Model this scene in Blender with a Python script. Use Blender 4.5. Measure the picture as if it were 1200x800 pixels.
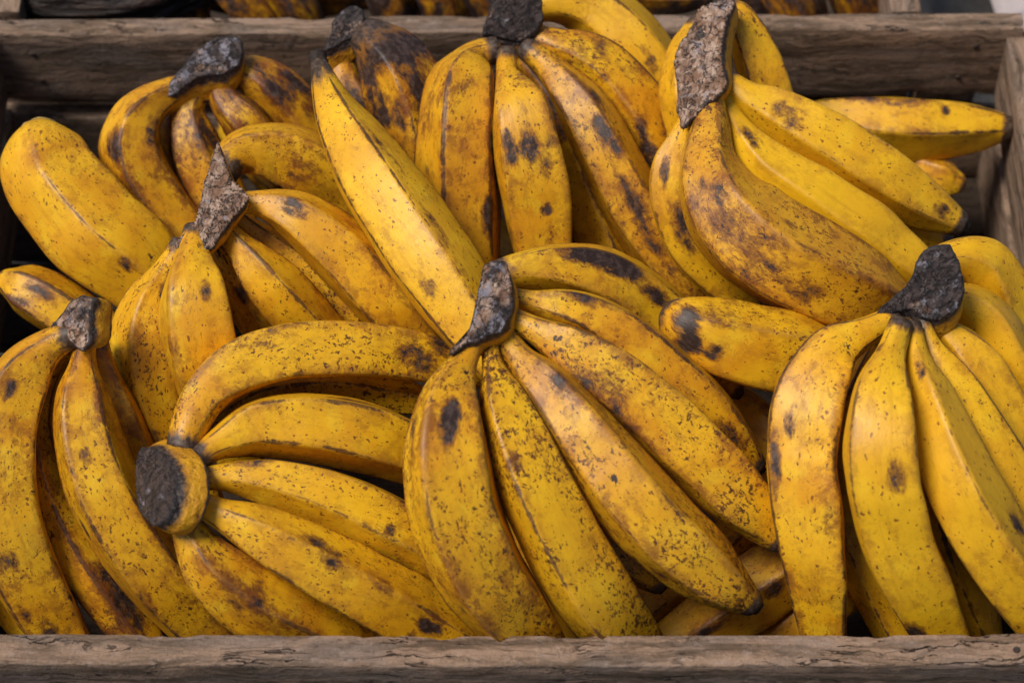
# Crate of ripe plantain bananas, close-up.  World: X right, Y away, Z up, metres; crate rim at z = 0.
import bpy, bmesh, math, random
import numpy as np
from mathutils import Vector, Matrix, noise

for o in list(bpy.data.objects): bpy.data.objects.remove(o)
sc = bpy.context.scene
COL = sc.collection
CM = 0.01

# ------------------------------------------------------------------ camera
cd = bpy.data.cameras.new('camera'); cam = bpy.data.objects.new('camera', cd); COL.objects.link(cam)
cam.location = (0, 0, 1.085)
cam.rotation_euler = (math.radians(90 - 53), 0, 0)
cd.sensor_width = 36; cd.lens = 36 * 3100 / 1200
cd.clip_start = 0.05; cd.clip_end = 100
cd.dof.use_dof = True; cd.dof.focus_distance = 1.32; cd.dof.aperture_fstop = 7.5
sc.camera = cam

# ------------------------------------------------------------------ light: soft hazy daylight
SUN_EL, SUN_AZ = math.radians(62), math.radians(-100)      # azimuth from +Y towards +X
w = bpy.data.worlds.new('World'); sc.world = w; w.use_nodes = True
nt = w.node_tree
bg = nt.nodes['Background']; sky = nt.nodes.new('ShaderNodeTexSky')
sky.sky_type = 'NISHITA'; sky.sun_disc = False
sky.sun_elevation = SUN_EL; sky.sun_rotation = SUN_AZ
sky.air_density = 1.0; sky.dust_density = 2.0; sky.ozone_density = 1.0
nt.links.new(sky.outputs[0], bg.inputs[0]); bg.inputs[1].default_value = 0.06
sl = bpy.data.lights.new('sun', 'SUN'); so = bpy.data.objects.new('sun', sl); COL.objects.link(so)
sl.energy = 2.8; sl.angle = math.radians(24); sl.color = (1, 0.93, 0.83)
dv = Vector((math.sin(SUN_AZ) * math.cos(SUN_EL), math.cos(SUN_AZ) * math.cos(SUN_EL), math.sin(SUN_EL)))
so.rotation_euler = dv.to_track_quat('Z', 'Y').to_euler(); so.location = dv * 3
sc.view_settings.view_transform = 'Standard'; sc.view_settings.look = 'None'
sc.view_settings.exposure = 0.32; sc.view_settings.gamma = 1.0

sc.cycles.max_bounces = 6; sc.cycles.diffuse_bounces = 3; sc.cycles.glossy_bounces = 2
sc.cycles.caustics_reflective = False; sc.cycles.caustics_refractive = False
sc.cycles.use_adaptive_sampling = True; sc.cycles.adaptive_threshold = 0.02

# ------------------------------------------------------------------ helpers
def tag(o, label=None, cat=None, group=None, kind=None):
    if label: o['label'] = label
    if cat: o['category'] = cat
    if group: o['group'] = group
    if kind: o['kind'] = kind
    return o
def empty(name, loc):
    o = bpy.data.objects.new(name, None); COL.objects.link(o); o.location = loc; o.empty_display_size = .02
    return o
def link_mesh(name, me, mat, parent=None, loc=None):
    o = bpy.data.objects.new(name, me); COL.objects.link(o)
    me.materials.clear(); me.materials.append(mat)
    if loc is not None: o.location = loc
    if parent is not None:
        o.parent = parent
    return o
def grid_mesh(name, V, closed=True, caps=True, attrs=None, vattrs=None):
    """V: (rings, segs, 3) array -> smooth tube mesh with optional fan caps."""
    n, m = V.shape[:2]
    verts = V.reshape(-1, 3)
    i, j = np.meshgrid(np.arange(n - 1), np.arange(m if closed else m - 1), indexing='ij')
    a = i * m + j; b = i * m + (j + 1) % m
    quads = np.stack([a, b, b + m, a + m], -1).reshape(-1, 4)
    loops = quads.reshape(-1); tot = np.full(len(quads), 4)
    if caps:
        verts = np.vstack([verts, V[0].mean(0), V[-1].mean(0)])
        k = np.arange(m); k2 = (k + 1) % m
        t0 = np.stack([np.full(m, n * m), k2, k], -1); t1 = np.stack([np.full(m, n * m + 1), (n - 1) * m + k, (n - 1) * m + k2], -1)
        loops = np.concatenate([loops, t0.reshape(-1), t1.reshape(-1)]); tot = np.concatenate([tot, np.full(2 * m, 3)])
    me = bpy.data.meshes.new(name)
    me.vertices.add(len(verts)); me.vertices.foreach_set('co', verts.astype(np.float32).ravel())
    me.loops.add(len(loops)); me.loops.foreach_set('vertex_index', loops.astype(np.int32))
    me.polygons.add(len(tot)); st = np.concatenate([[0], np.cumsum(tot)[:-1]])
    me.polygons.foreach_set('loop_start', st.astype(np.int32))
    me.polygons.foreach_set('use_smooth', np.ones(len(tot), bool))
    me.update(calc_edges=True); me.validate()
    for nm, ar in (attrs or {}).items():
        ar = ar.reshape(-1); ar = np.concatenate([ar, [ar[:m].mean(), ar[-m:].mean()]]) if caps else ar
        me.attributes.new(nm, 'FLOAT', 'POINT').data.foreach_set('value', ar.astype(np.float32))
    for nm, ar in (vattrs or {}).items():
        ar = ar.reshape(-1, 3); ar = np.vstack([ar, ar[:m].mean(0), ar[-m:].mean(0)]) if caps else ar
        me.attributes.new(nm, 'FLOAT_VECTOR', 'POINT').data.foreach_set('vector', ar.astype(np.float32).ravel())
    return me
def catmull(p, t):
    p = np.asarray(p, float); n = len(p)
    q = np.vstack([2 * p[0] - p[1], p, 2 * p[-1] - p[-2]])
    i = np.clip(np.floor(t).astype(int), 0, n - 2); f = (t - i)[:, None]
    a, b, c, d = q[i], q[i + 1], q[i + 2], q[i + 3]
    return .5 * (2 * b + (c - a) * f + (2 * a - 5 * b + 4 * c - d) * f ** 2 + (3 * b - a - 3 * c + d) * f ** 3)
def resample(p, n):
    d = catmull(p, np.linspace(0, len(p) - 1, 400))
    al = np.concatenate([[0], np.cumsum(np.linalg.norm(np.diff(d[:, :3], axis=0), axis=1))])
    s = np.linspace(0, al[-1], n)
    return np.stack([np.interp(s, al, d[:, k]) for k in range(d.shape[1])], 1), s
def sstep(a, b, x):
    t = np.clip((x - a) / (b - a), 0, 1); return t * t * (3 - 2 * t)

class NT:
    """tiny node-tree writer"""
    def __init__(s, name):
        s.mat = bpy.data.materials.new(name); s.mat.use_nodes = True; s.t = s.mat.node_tree
        s.bsdf = s.t.nodes['Principled BSDF']
    def put(s, sock, v):
        if isinstance(v, bpy.types.NodeSocket): s.t.links.new(v, sock)
        elif v is not None:
            if sock.type == 'RGBA' and len(v) == 3: v = (*v, 1)
            sock.default_value = v
    def attr(s, n, vec=False):
        a = s.t.nodes.new('ShaderNodeAttribute'); a.attribute_name = n
        return a.outputs['Vector' if vec else 'Fac']
    def m(s, op, a, b=None, c=None, clamp=False):
        n = s.t.nodes.new('ShaderNodeMath'); n.operation = op; n.use_clamp = clamp
        for k, v in enumerate((a, b, c)):
            if v is not None: s.put(n.inputs[k], v)
        return n.outputs[0]
    def vm(s, op, a, b):
        n = s.t.nodes.new('ShaderNodeVectorMath'); n.operation = op
        s.put(n.inputs[0], a); s.put(n.inputs[3] if op == 'SCALE' else n.inputs[1], b)
        return n.outputs[0]
    def noise(s, v, scale, detail=3, rough=.55, dist=0, color=False):
        n = s.t.nodes.new('ShaderNodeTexNoise'); s.put(n.inputs['Vector'], v)
        n.inputs['Scale'].default_value = scale; n.inputs['Detail'].default_value = detail
        n.inputs['Roughness'].default_value = rough; n.inputs['Distortion'].default_value = dist
        return n.outputs['Color' if color else 'Fac']
    def voro(s, v, scale, feature='F1', rnd=1):
        n = s.t.nodes.new('ShaderNodeTexVoronoi'); n.feature = feature; s.put(n.inputs['Vector'], v)
        n.inputs['Scale'].default_value = scale; n.inputs['Randomness'].default_value = rnd
        return n
    def step(s, x, a, b, lo=0., hi=1.):
        n = s.t.nodes.new('ShaderNodeMapRange'); n.interpolation_type = 'SMOOTHSTEP'
        s.put(n.inputs[0], x); s.put(n.inputs[1], a); s.put(n.inputs[2], b); s.put(n.inputs[3], lo); s.put(n.inputs[4], hi)
        return n.outputs[0]
    def mix(s, f, a, b, mode='MIX'):
        n = s.t.nodes.new('ShaderNodeMix'); n.data_type = 'RGBA'; n.blend_type = mode
        s.put(n.inputs[0], f); s.put(n.inputs[6], a); s.put(n.inputs[7], b)
        return n.outputs[2]
    def sep(s, v):
        n = s.t.nodes.new('ShaderNodeSeparateXYZ'); s.put(n.inputs[0], v); return n.outputs
    def rnd(s):
        return s.t.nodes.new('ShaderNodeObjectInfo').outputs['Random']
    def objco(s):
        return s.t.nodes.new('ShaderNodeTexCoord').outputs['Object']
    def bump(s, h, dist, strength=1, prev=None):
        n = s.t.nodes.new('ShaderNodeBump'); s.put(n.inputs['Height'], h)
        n.inputs['Distance'].default_value = dist; n.inputs['Strength'].default_value = strength
        if prev: s.put(n.inputs['Normal'], prev)
        return n.outputs[0]
    def done(s, col, rough, normal=None, spec=.4):
        s.put(s.bsdf.inputs['Base Color'], col); s.put(s.bsdf.inputs['Roughness'], rough)
        s.bsdf.inputs['Specular IOR Level'].default_value = spec
        if normal: s.put(s.bsdf.inputs['Normal'], normal)
        return s.mat

# ------------------------------------------------------------------ materials
def banana_skin():
    k = NT('banana_skin')
    r = k.rnd()
    v0 = k.attr('skin', True)
    offs = k.t.nodes.new('ShaderNodeCombineXYZ')
    for i, q in enumerate((91., 57., 33.)): k.put(offs.inputs[i], k.m('MULTIPLY', r, q))
    v = k.vm('ADD', v0, offs.outputs[0])
    warp = k.vm('SCALE', k.vm('SUBTRACT', k.noise(v, 1.7, 4, .6, color=True), (.5, .5, .5)), .55)
    vw = k.vm('ADD', v, warp)
    vs = k.vm('MULTIPLY', vw, (.62, 1, 1))
    speck = k.attr('speck'); stain_or_shade = k.attr('stain_or_shade'); rdark = k.attr('rdark')
    # base yellows
    tone = k.noise(v, .33, 3, .55)
    c = k.mix(k.step(tone, .36, .62), (.66, .285, .006), (.80, .425, .010))
    c = k.mix(k.step(k.noise(v, .55, 2), .52, .72, 0, .8), c, (.83, .50, .020))
    rr = k.m('FRACT', k.m('MULTIPLY', r, 7.31))
    c = k.mix(k.m('MULTIPLY', k.step(rr, .35, 1.), .5), c, (.62, .285, .010))
    c = k.mix(k.step(stain_or_shade, .75, .25, 0, .65), c, (.83, .475, .010))
    c = k.mix(k.step(stain_or_shade, .65, 1.1, 0, .40), c, (.56, .255, .010))
    gx = k.m('MULTIPLY', k.step(k.sep(v0)[0], 3.6, .6), k.step(k.m('FRACT', k.m('MULTIPLY', r, 13.7)), .6, .95, 0, .30))
    c = k.mix(gx, c, (.46, .34, .018))
    # long soft streaks along the fruit
    st = k.noise(k.vm('MULTIPLY', v, (.22, 2.4, 2.4)), 1., 4, .6)
    c = k.mix(k.step(st, .52, .74, 0, .38), c, (.46, .21, .012))
    # rusty brown staining, gathered in areas
    sn = k.noise(vw, .9, 6, .74)
    rprox = k.step(k.attr('ridge'), .55, .08, 0, .22)
    area = k.m('ADD', k.step(k.noise(v, .24, 3, .55), .38, .60, .35, 1.), rprox)
    f = k.m('MULTIPLY', k.m('MULTIPLY', k.step(k.m('ADD', sn, k.m('MULTIPLY', rprox, .30)), .45, .66), area), k.m('MULTIPLY', stain_or_shade, .9))
    c = k.mix(f, c, (.29, .092, .010))
    rs = k.noise(k.vm('MULTIPLY', vw, (.75, 1.1, 1.1)), 1.5, 7, .80)
    f = k.m('MULTIPLY', k.m('MULTIPLY', k.step(k.m('ADD', rs, k.m('MULTIPLY', rprox, .28)), .515, .60), area), k.m('MULTIPLY', stain_or_shade, .8))
    c = k.mix(f, c, (.19, .058, .010))
    # fine speckles in drifts
    dens = k.m('MULTIPLY', k.step(k.noise(v, .30, 4, .6), .34, .60, .34, 1.2), speck)
    def spots(vec, scale, lo, hi, gate, soft):
        vo = k.voro(vec, scale); cr = k.sep(vo.outputs['Color'])
        thr = k.m('ADD', k.m('MULTIPLY', cr[0], hi - lo), lo)
        a = k.step(k.m('SUBTRACT', thr, vo.outputs['Distance']), 0., soft)
        g = k.step(k.m('SUBTRACT', k.m('MULTIPLY', dens, gate), cr[1]), 0., .06)
        return k.m('MULTIPLY', a, g)
    s1 = spots(vs, 5.4, .08, .40, .90, .10)
    def flecks(vec, scale, base, gain):
        n = k.noise(vec, scale, 3, .68)
        t = k.m('SUBTRACT', base, k.m('MULTIPLY', dens, gain))
        return k.step(k.m('SUBTRACT', n, t), 0., .06)
    vx = k.vm('MULTIPLY', vw, (.62, 1.15, 1.15))
    s2 = flecks(vx, 4.5, .70, .145)
    s4 = flecks(k.vm('MULTIPLY', vw, (1.2, .9, .9)), 2.7, .735, .150)
    vb = k.vm('ADD', v, k.vm('SCALE', k.vm('SUBTRACT', k.noise(v, 4., 3, .65, color=True), (.5, .5, .5)), .8))
    s3 = spots(k.vm('MULTIPLY', vb, (.6, 1, 1)), .9, .04, .17, .30, .06)
    c = k.mix(k.m('MULTIPLY', s1, .82), c, (.15, .043, .009))
    c = k.mix(k.m('MULTIPLY', s4, .82), c, (.10, .028, .009))
    c = k.mix(k.m('MULTIPLY', s2, .90), c, (.065, .019, .009))
    # fine scratch lines
    ln = k.m('ABSOLUTE', k.m('SUBTRACT', k.noise(k.vm('MULTIPLY', v, (.8, 1.1, 1.1)), 1.9, 5, .62), .5))
    ln = k.m('MULTIPLY', k.step(ln, .012, .003), k.step(k.noise(v, .7, 2), .50, .62))
    c = k.mix(k.m('MULTIPLY', ln, k.m('MULTIPLY', speck, .8)), c, (.20, .075, .014))
    # ridges rubbed dark
    rd = k.m('ADD', k.attr('ridge'), k.m('MULTIPLY', k.m('SUBTRACT', k.noise(k.vm('MULTIPLY', v, (.8, 1, 1)), 2.6, 4, .65), .5), .24))
    rn = k.noise(k.vm('MULTIPLY', vw, (.38, .75, .75)), 1., 5, .62)
    rw = k.m('MULTIPLY', k.step(k.m('ADD', rn, k.m('MULTIPLY', k.m('SUBTRACT', rdark, .75), .45)), .47, .72), .135)
    rf = k.m('MULTIPLY', k.step(k.m('SUBTRACT', rd, rw), .03, -.05), k.m('MINIMUM', rdark, 1.))
    rlight = k.m('MULTIPLY', k.step(rd, .16, .0), .22)
    c = k.mix(rlight, c, (.62, .36, .06))
    c = k.mix(k.m('MULTIPLY', rf, .9), c, k.mix(k.step(k.noise(v, 3.3, 4, .65), .42, .62), (.035, .015, .010), (.13, .050, .016)))
    # bruises
    bn = k.noise(k.vm('MULTIPLY', vw, (.6, 1, 1)), 1.4, 7, .74)
    auto = k.m('MULTIPLY', k.step(k.noise(v, .36, 2), .42, .70), k.attr('rot'))
    ba = k.m('ADD', k.attr('bruise'), auto)
    bv = k.m('ADD', ba, k.m('MULTIPLY', k.m('SUBTRACT', bn, .5), 3.8))
    gate = k.step(ba, .03, .25)
    b1 = k.m('MULTIPLY', k.step(bv, .02, .62), gate); b2 = k.m('MULTIPLY', k.step(bv, .55, .92), gate)
    c = k.mix(k.m('MULTIPLY', b1, .78), c, (.15, .045, .011))
    c = k.mix(s3, c, (.04, .018, .012))
    bd = k.mix(k.step(k.noise(vw, 3.0, 4, .65), .42, .66), (.018, .011, .011), (.075, .050, .045))
    c = k.mix(k.m('MULTIPLY', b2, .95), c, bd)
    # dried neck and blossom end
    nk = k.m('ADD', k.attr('dark'), k.m('MULTIPLY', k.m('SUBTRACT', k.noise(k.vm('MULTIPLY', v, (.7, 2, 2)), 1.3, 6, .65), .5), 1.3))
    nk1 = k.step(nk, .35, .6); nk2 = k.step(nk, .55, .8)
    nk1 = k.m('MULTIPLY', nk1, k.step(k.attr('dark'), .02, .2)); nk2 = k.m('MULTIPLY', nk2, k.step(k.attr('dark'), .02, .2))
    c = k.mix(k.m('MULTIPLY', nk1, .75), c, (.22, .10, .03))
    c = k.mix(k.m('MULTIPLY', nk2, .92), c, k.mix(k.step(k.noise(v, 5, 4), .4, .65), (.022, .016, .015), (.09, .065, .055)))
    dk = k.m('MAXIMUM', k.m('MAXIMUM', b2, s3), k.m('MAXIMUM', nk2, rf))
    rough = k.m('ADD', k.m('ADD', .37, k.m('MULTIPLY', k.noise(v, 2.5, 4), .16)), k.m('MULTIPLY', dk, .06))
    h = k.m('ADD', k.m('MULTIPLY', k.noise(k.vm('MULTIPLY', v, (.5, 1, 1)), 3.2, 5, .6), .55), k.m('MULTIPLY', k.noise(v, 14, 2), .10))
    h = k.m('SUBTRACT', h, k.m('ADD', k.m('MULTIPLY', dk, .18), k.m('MULTIPLY', s2, .10)))
    nrm = k.bump(h, .0009, .5)
    return k.done(c, rough, nrm, .40)
def black_skin():
    k = NT('blackened_banana_skin'); v = k.attr('skin', True)
    n1 = k.noise(k.vm('MULTIPLY', v, (.25, 1.6, 1.6)), 1.2, 6, .6, .6)
    c = k.mix(k.step(n1, .45, .75), (.012, .007, .006), (.06, .026, .014))
    return k.done(c, .38, k.bump(n1, .008, 1), .45)
def crown_skin():
    k = NT('crown_skin'); o = k.vm('SCALE', k.objco(), 100.); v = k.vm('ADD', o, k.vm('SCALE', k.attr('seed', True), 1.))
    n = k.noise(v, .9, 6, .62)
    c = k.mix(k.step(n, .4, .7), (.66, .32, .010), (.48, .20, .012))
    c = k.mix(k.step(k.noise(v, 2.6, 5, .65), .56, .68, 0, .8), c, (.12, .05, .02))
    e = k.m('ADD', k.attr('seam'), k.m('MULTIPLY', k.m('SUBTRACT', k.noise(v, 1.6, 5, .6), .5), 1.1))
    f0 = k.m('MULTIPLY', k.step(e, .12, .50), k.step(k.attr('seam'), .01, .15))
    c = k.mix(k.m('MULTIPLY', f0, .8), c, (.21, .095, .028))
    f = k.m('MULTIPLY', k.step(e, .42, .62), k.step(k.attr('seam'), .02, .2))
    c = k.mix(f, c, k.mix(k.step(k.noise(v, 6, 4), .4, .65), (.022, .016, .016), (.10, .072, .06)))
    return k.done(c, .5, k.bump(k.noise(v, 3, 6, .62), .0025, .8), .4)
def cut_face():
    k = NT('cut_face'); o = k.vm('SCALE', k.objco(), 100.); v = k.vm('ADD', o, k.attr('seed', True))
    fib = k.attr('fib')
    v = k.vm('ADD', k.attr('fuv', True), k.attr('seed', True))
    vd = k.vm('ADD', v, k.vm('SCALE', k.vm('SUBTRACT', k.noise(v, .9, 4, color=True), (.5, .5, .5)), 1.2))
    n = k.noise(vd, 1.6, 7, .70)
    fb = k.noise(k.vm('MULTIPLY', vd, (.55, 2.6, 1.)), 2.3, 6, .74)
    c = k.mix(k.step(k.m('ADD', k.m('MULTIPLY', n, .5), k.m('MULTIPLY', fb, .5)), .40, .62), (.013, .009, .010), (.085, .058, .052))
    m1 = k.m('ADD', k.noise(v, .42, 4, .6), k.m('MULTIPLY', k.m('SUBTRACT', fib, .5), .50))
    f = k.m('MULTIPLY', k.step(m1, .46, .56), k.step(fb, .30, .54))
    c = k.mix(k.m('MULTIPLY', f, .80), c, k.mix(k.step(n, .42, .62), (.27, .140, .078), (.62, .43, .32)))
    c = k.mix(k.m('MULTIPLY', k.step(k.m('ADD', k.noise(v, 1.4, 6, .68), k.m('MULTIPLY', k.attr('gry'), .105)), .57, .68), .75), c, (.27, .255, .30))
    ck = k.step(k.m('ABSOLUTE', k.m('SUBTRACT', k.noise(vd, 1.3, 4, .6), .5)), .025, .005)
    c = k.mix(k.m('MULTIPLY', ck, .8), c, (.012, .009, .009))
    e = k.step(k.m('ADD', k.attr('edge'), k.m('MULTIPLY', k.m('SUBTRACT', n, .5), .7)), .55, .75)
    c = k.mix(k.m('MULTIPLY', e, .85), c, (.028, .023, .025))
    h = k.m('ADD', k.m('MULTIPLY', fb, .7), k.m('MULTIPLY', ck, -.4))
    return k.done(c, .47, k.bump(h, .0017, 1), .4)
def wood(name='weathered_wood', stain_or_shade=0.):
    k = NT(name); o = k.vm('SCALE', k.objco(), 100.)
    r = k.rnd(); of = k.t.nodes.new('ShaderNodeCombineXYZ')
    for i, q in enumerate((310., 70., 90.)): k.put(of.inputs[i], k.m('MULTIPLY', r, q))
    v = k.vm('ADD', o, of.outputs[0])
    wv = k.vm('ADD', v, k.vm('SCALE', k.vm('SUBTRACT', k.noise(k.vm('MULTIPLY', v, (.25, .6, .6)), 1, 4, color=True), (.5, .5, .5)), 1.6))
    g = k.noise(k.vm('MULTIPLY', wv, (.10, 1.5, 1.5)), 1., 8, .66)
    g2 = k.noise(k.vm('MULTIPLY', wv, (.35, 5., 5.)), 1., 5, .65)
    bl = k.noise(k.vm('MULTIPLY', v, (.18, .5, .5)), 1., 5, .6)
    c = k.mix(k.step(g, .38, .62), (.13, .086, .055), (.36, .24, .165))
    c = k.mix(k.step(bl, .44, .68, 0, .6), c, (.25, .195, .165))
    c = k.mix(k.step(g2, .50, .68, 0, .65), c, (.07, .043, .030))
    c = k.mix(k.step(k.noise(v, .9, 6, .7), .56, .72, 0, .55), c, (.075, .052, .045))
    c = k.mix(k.step(k.noise(k.vm('MULTIPLY', v, (.6, 1, 1)), 2.2, 6, .74), .54, .70, 0, .6), c, (.38, .30, .255))
    ck = k.m('ABSOLUTE', k.m('SUBTRACT', k.noise(k.vm('MULTIPLY', wv, (.07, .9, .9)), 1., 5, .6), .5))
    ck = k.m('MULTIPLY', k.step(ck, .012, .002), k.step(k.noise(v, .25, 3), .46, .58))
    c = k.mix(k.m('MULTIPLY', ck, .85), c, (.022, .015, .012))
    if stain_or_shade: c = k.mix(stain_or_shade, c, k.mix(k.noise(v, .5, 5), (.012, .009, .007), (.05, .034, .024)))  # near-black blended into the colour in place of shade beneath the fruit
    h = k.m('ADD', k.m('ADD', k.m('MULTIPLY', g, .6), k.m('MULTIPLY', g2, .35)), k.m('ADD', k.m('MULTIPLY', ck, -.8), k.m('MULTIPLY', k.noise(v, 2.4, 6, .68), .45)))
    return k.done(c, .78, k.bump(h, .0038, 1), .25)
def plain(name, col, rough, spec=.3, metal=0):
    k = NT(name); v = k.vm('SCALE', k.objco(), 100.)
    c = k.mix(k.noise(v, 2.2, 5, .6), tuple(x * .6 for x in col), tuple(min(1, x * 1.3) for x in col))
    k.bsdf.inputs['Metallic'].default_value = metal
    return k.done(c, rough, k.bump(k.noise(v, 5, 4), .0012, .6), spec)
def ground_mat():
    k = NT('ground'); v = k.vm('SCALE', k.objco(), 100.)
    c = k.mix(k.step(k.noise(v, .12, 6, .65), .35, .68), (.07, .066, .066), (.15, .145, .14))
    c = k.mix(k.step(k.noise(v, 1.4, 5), .55, .7, 0, .5), c, (.06, .055, .05))
    return k.done(c, .85, k.bump(k.noise(v, .9, 6, .7), .01, .6), .2)
def sheet_mat():
    k = NT('striped_plastic_sheet'); v = k.vm('SCALE', k.objco(), 100.); x = k.sep(v)
    d = k.m('ADD', k.m('MULTIPLY', x[0], .55), k.m('MULTIPLY', x[1], .6))
    s = k.m('FRACT', k.m('MULTIPLY', d, .17))
    c = k.mix(k.step(s, .45, .5), (.17, .19, .225), (.46, .40, .40))
    c = k.mix(k.step(k.noise(v, .6, 4), .5, .7, 0, .5), c, (.15, .15, .17))
    return k.done(c, .5, None, .4)
M = dict(skin=banana_skin(), black=black_skin(), crown=crown_skin(), cut=cut_face(), wood=wood(), shade_wood=wood('wood_painted_shade', .88),
         tip=plain('dried_tip', (.035, .024, .019), .7), nail=plain('rusty_nail', (.055, .04, .034), .6, .4, .4),
         ground=ground_mat(), sheet=sheet_mat(), pale=plain('dry_cut_end', (.50, .33, .10), .6))

# ------------------------------------------------------------------ setting
bm = bmesh.new(); bmesh.ops.create_grid(bm, x_segments=40, y_segments=40, size=3)
for vv in bm.verts: vv.co.z = .004 * noise.noise(vv.co * 6)
me = bpy.data.meshes.new('ground'); bm.to_mesh(me); bm.free()
g = link_mesh('ground', me, M['ground'], loc=(0, 1.0, -.150)); g['kind'] = 'structure'

# ------------------------------------------------------------------ crates
def slat_mesh(L, T, Hh, seed, bow=0., rough=1.):
    """board along X, thickness T in Y, height Hh in Z, cm, worn uneven edges; returns mesh in metres"""
    rng = np.random.RandomState(seed)
    n = max(24, int(L * 2.2)); e = .07
    def side(a, b, c): return [(a[0] + (b[0] - a[0]) * t, a[1] + (b[1] - a[1]) * t) for t in np.linspace(0, 1, c)]
    y, z = T / 2, Hh / 2
    prof = (side((-y + e, z), (y - e, z), 6) + side((y - e * .3, z - e * .3), (y - e * .3, z - e * .3), 1) + side((y, z - e), (y, -z + e), 9)
            + side((y - e * .3, -z + e * .3), (y - e * .3, -z + e * .3), 1) + side((y - e, -z), (-y + e, -z), 6)
            + side((-y + e * .3, -z + e * .3), (-y + e * .3, -z + e * .3), 1) + side((-y, -z + e), (-y, z - e), 9) + side((-y + e * .3, z - e * .3), (-y + e * .3, z - e * .3), 1))
    prof = np.array(prof); m = len(prof)
    xs = np.linspace(-L / 2, L / 2, n)
    V = np.zeros((n, m, 3))
    for i, x in enumerate(xs):
        for j, (py, pz) in enumerate(prof):
            cy = abs(py) > y - e * 1.2; cz = abs(pz) > z - e * 1.2
            q = Vector((x * .16 + seed * 3.7, py * .8, pz * .5 + seed))
            d = noise.noise(q) * .08 + noise.noise(q * 3.1) * .03
            wear = 0
            if cy and cz:
                wear = max(0, noise.noise(Vector((x * .35 + seed, py * 2, pz * 2))) * .22 + noise.noise(Vector((x * 1.6, seed + py, pz))) * .10 - .03) + .01
            sy, sz = math.copysign(1, py), math.copysign(1, pz)
            V[i, j] = (x, py + (sy * d * .35 if cy else 0) - (sy * wear if cy else 0) + bow * math.cos(math.pi * x / L), pz + (sz * d * .7 * rough if cz else 0) - (sz * wear * 1.1 if cz else 0))
    V[0, :, 0] += rng.uniform(-.06, .06, m); V[-1, :, 0] += rng.uniform(-.06, .06, m)
    me = grid_mesh('slat', V * CM)
    me.set_sharp_from_angle(angle=math.radians(50))
    return me
def nail_mesh():
    bm = bmesh.new()
    bmesh.ops.create_cone(bm, cap_ends=True, segments=14, radius1=.0020, radius2=.0015, depth=.0012)
    me = bpy.data.meshes.new('nail'); bm.to_mesh(me); bm.free(); return me
NAIL = nail_mesh()
def slat(root, base, c, L, T, Hh, seed, rz=0, ry=0, bow=0, nails=(), name='slat'):
    """c in cm world; parent root at base"""
    o = link_mesh(name, slat_mesh(L, T, Hh, seed, bow), M['shade_wood' if name == 'floor_board' else 'wood'], root)  # floor boards get the wood with shade painted in, so gaps look dark
    o.location = Vector(c) * CM - Vector(base); o.rotation_euler = (0, ry, rz)
    for (x, y, z, axis) in nails:
        nl = link_mesh('nail', NAIL, M['nail'], o); nl.location = Vector((x, y, z)) * CM
        nl.rotation_euler = (math.pi / 2, 0, 0) if axis == 'y' else (0, 0, 0)
    return o
XL, XR, YF, YB = -29.2, 27.9, 64.2, 103.5
def crate_front():
    base = Vector((-.006, .84, -.135))
    r = empty('wooden_crate', base)
    tag(r, 'weathered grey-brown slatted wooden crate heaped with yellow bananas', 'crate')
    R90 = math.pi / 2
    # back wall (inner face towards the camera is -Y)
    slat(r, base, (-.6, YB + .65, -2.75), 58.9, 1.3, 5.5, 3, ry=-.0095, bow=.05,
         nails=((-26.6, -.66, 1.2, 'y'), (-26.4, -.66, -1.0, 'y'), (26.9, -.66, 1.35, 'y'), (26.2, -.66, -1.2, 'y')))
    slat(r, base, (-.6, YB + .65, -9.9), 58.9, 1.3, 5.4, 5)
    # front wall
    slat(r, base, (-.6, YF - .62, -2.62), 60.5, 1.7, 5.5, 8, bow=-.16, nails=((24.4, -.1, 2.76, 'z'), (-27.6, .1, 2.76, 'z'), (-27.4, -.86, .6, 'y'), (27.2, -.86, -.4, 'y')))
    slat(r, base, (-.6, YF - .85, -9.9), 60.5, 1.7, 5.4, 9)
    # side walls
    for x, sd in ((XR + .75, 11), (XL - .75, 13)):
        slat(r, base, (x, (YF + YB) / 2 - .3, -2.95), YB - YF + 1.4, 1.5, 5.2, sd, rz=R90)
        slat(r, base, (x, (YF + YB) / 2 - .3, -9.7), YB - YF + 1.4, 1.5, 5.8, sd + 1, rz=R90)
    # added upright behind the back wall, covers the slat gap against bright ground
    for x, sd in ((25.4, 51),):
        o = slat(r, base, (x, YB + 2.2, -8.3), 9.4, 1.6, 3.6, sd, name='gap_blocker')
        o.rotation_euler = (0, R90, 0)
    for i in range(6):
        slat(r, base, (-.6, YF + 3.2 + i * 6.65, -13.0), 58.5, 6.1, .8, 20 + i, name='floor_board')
    return r
crate_front()
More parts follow.
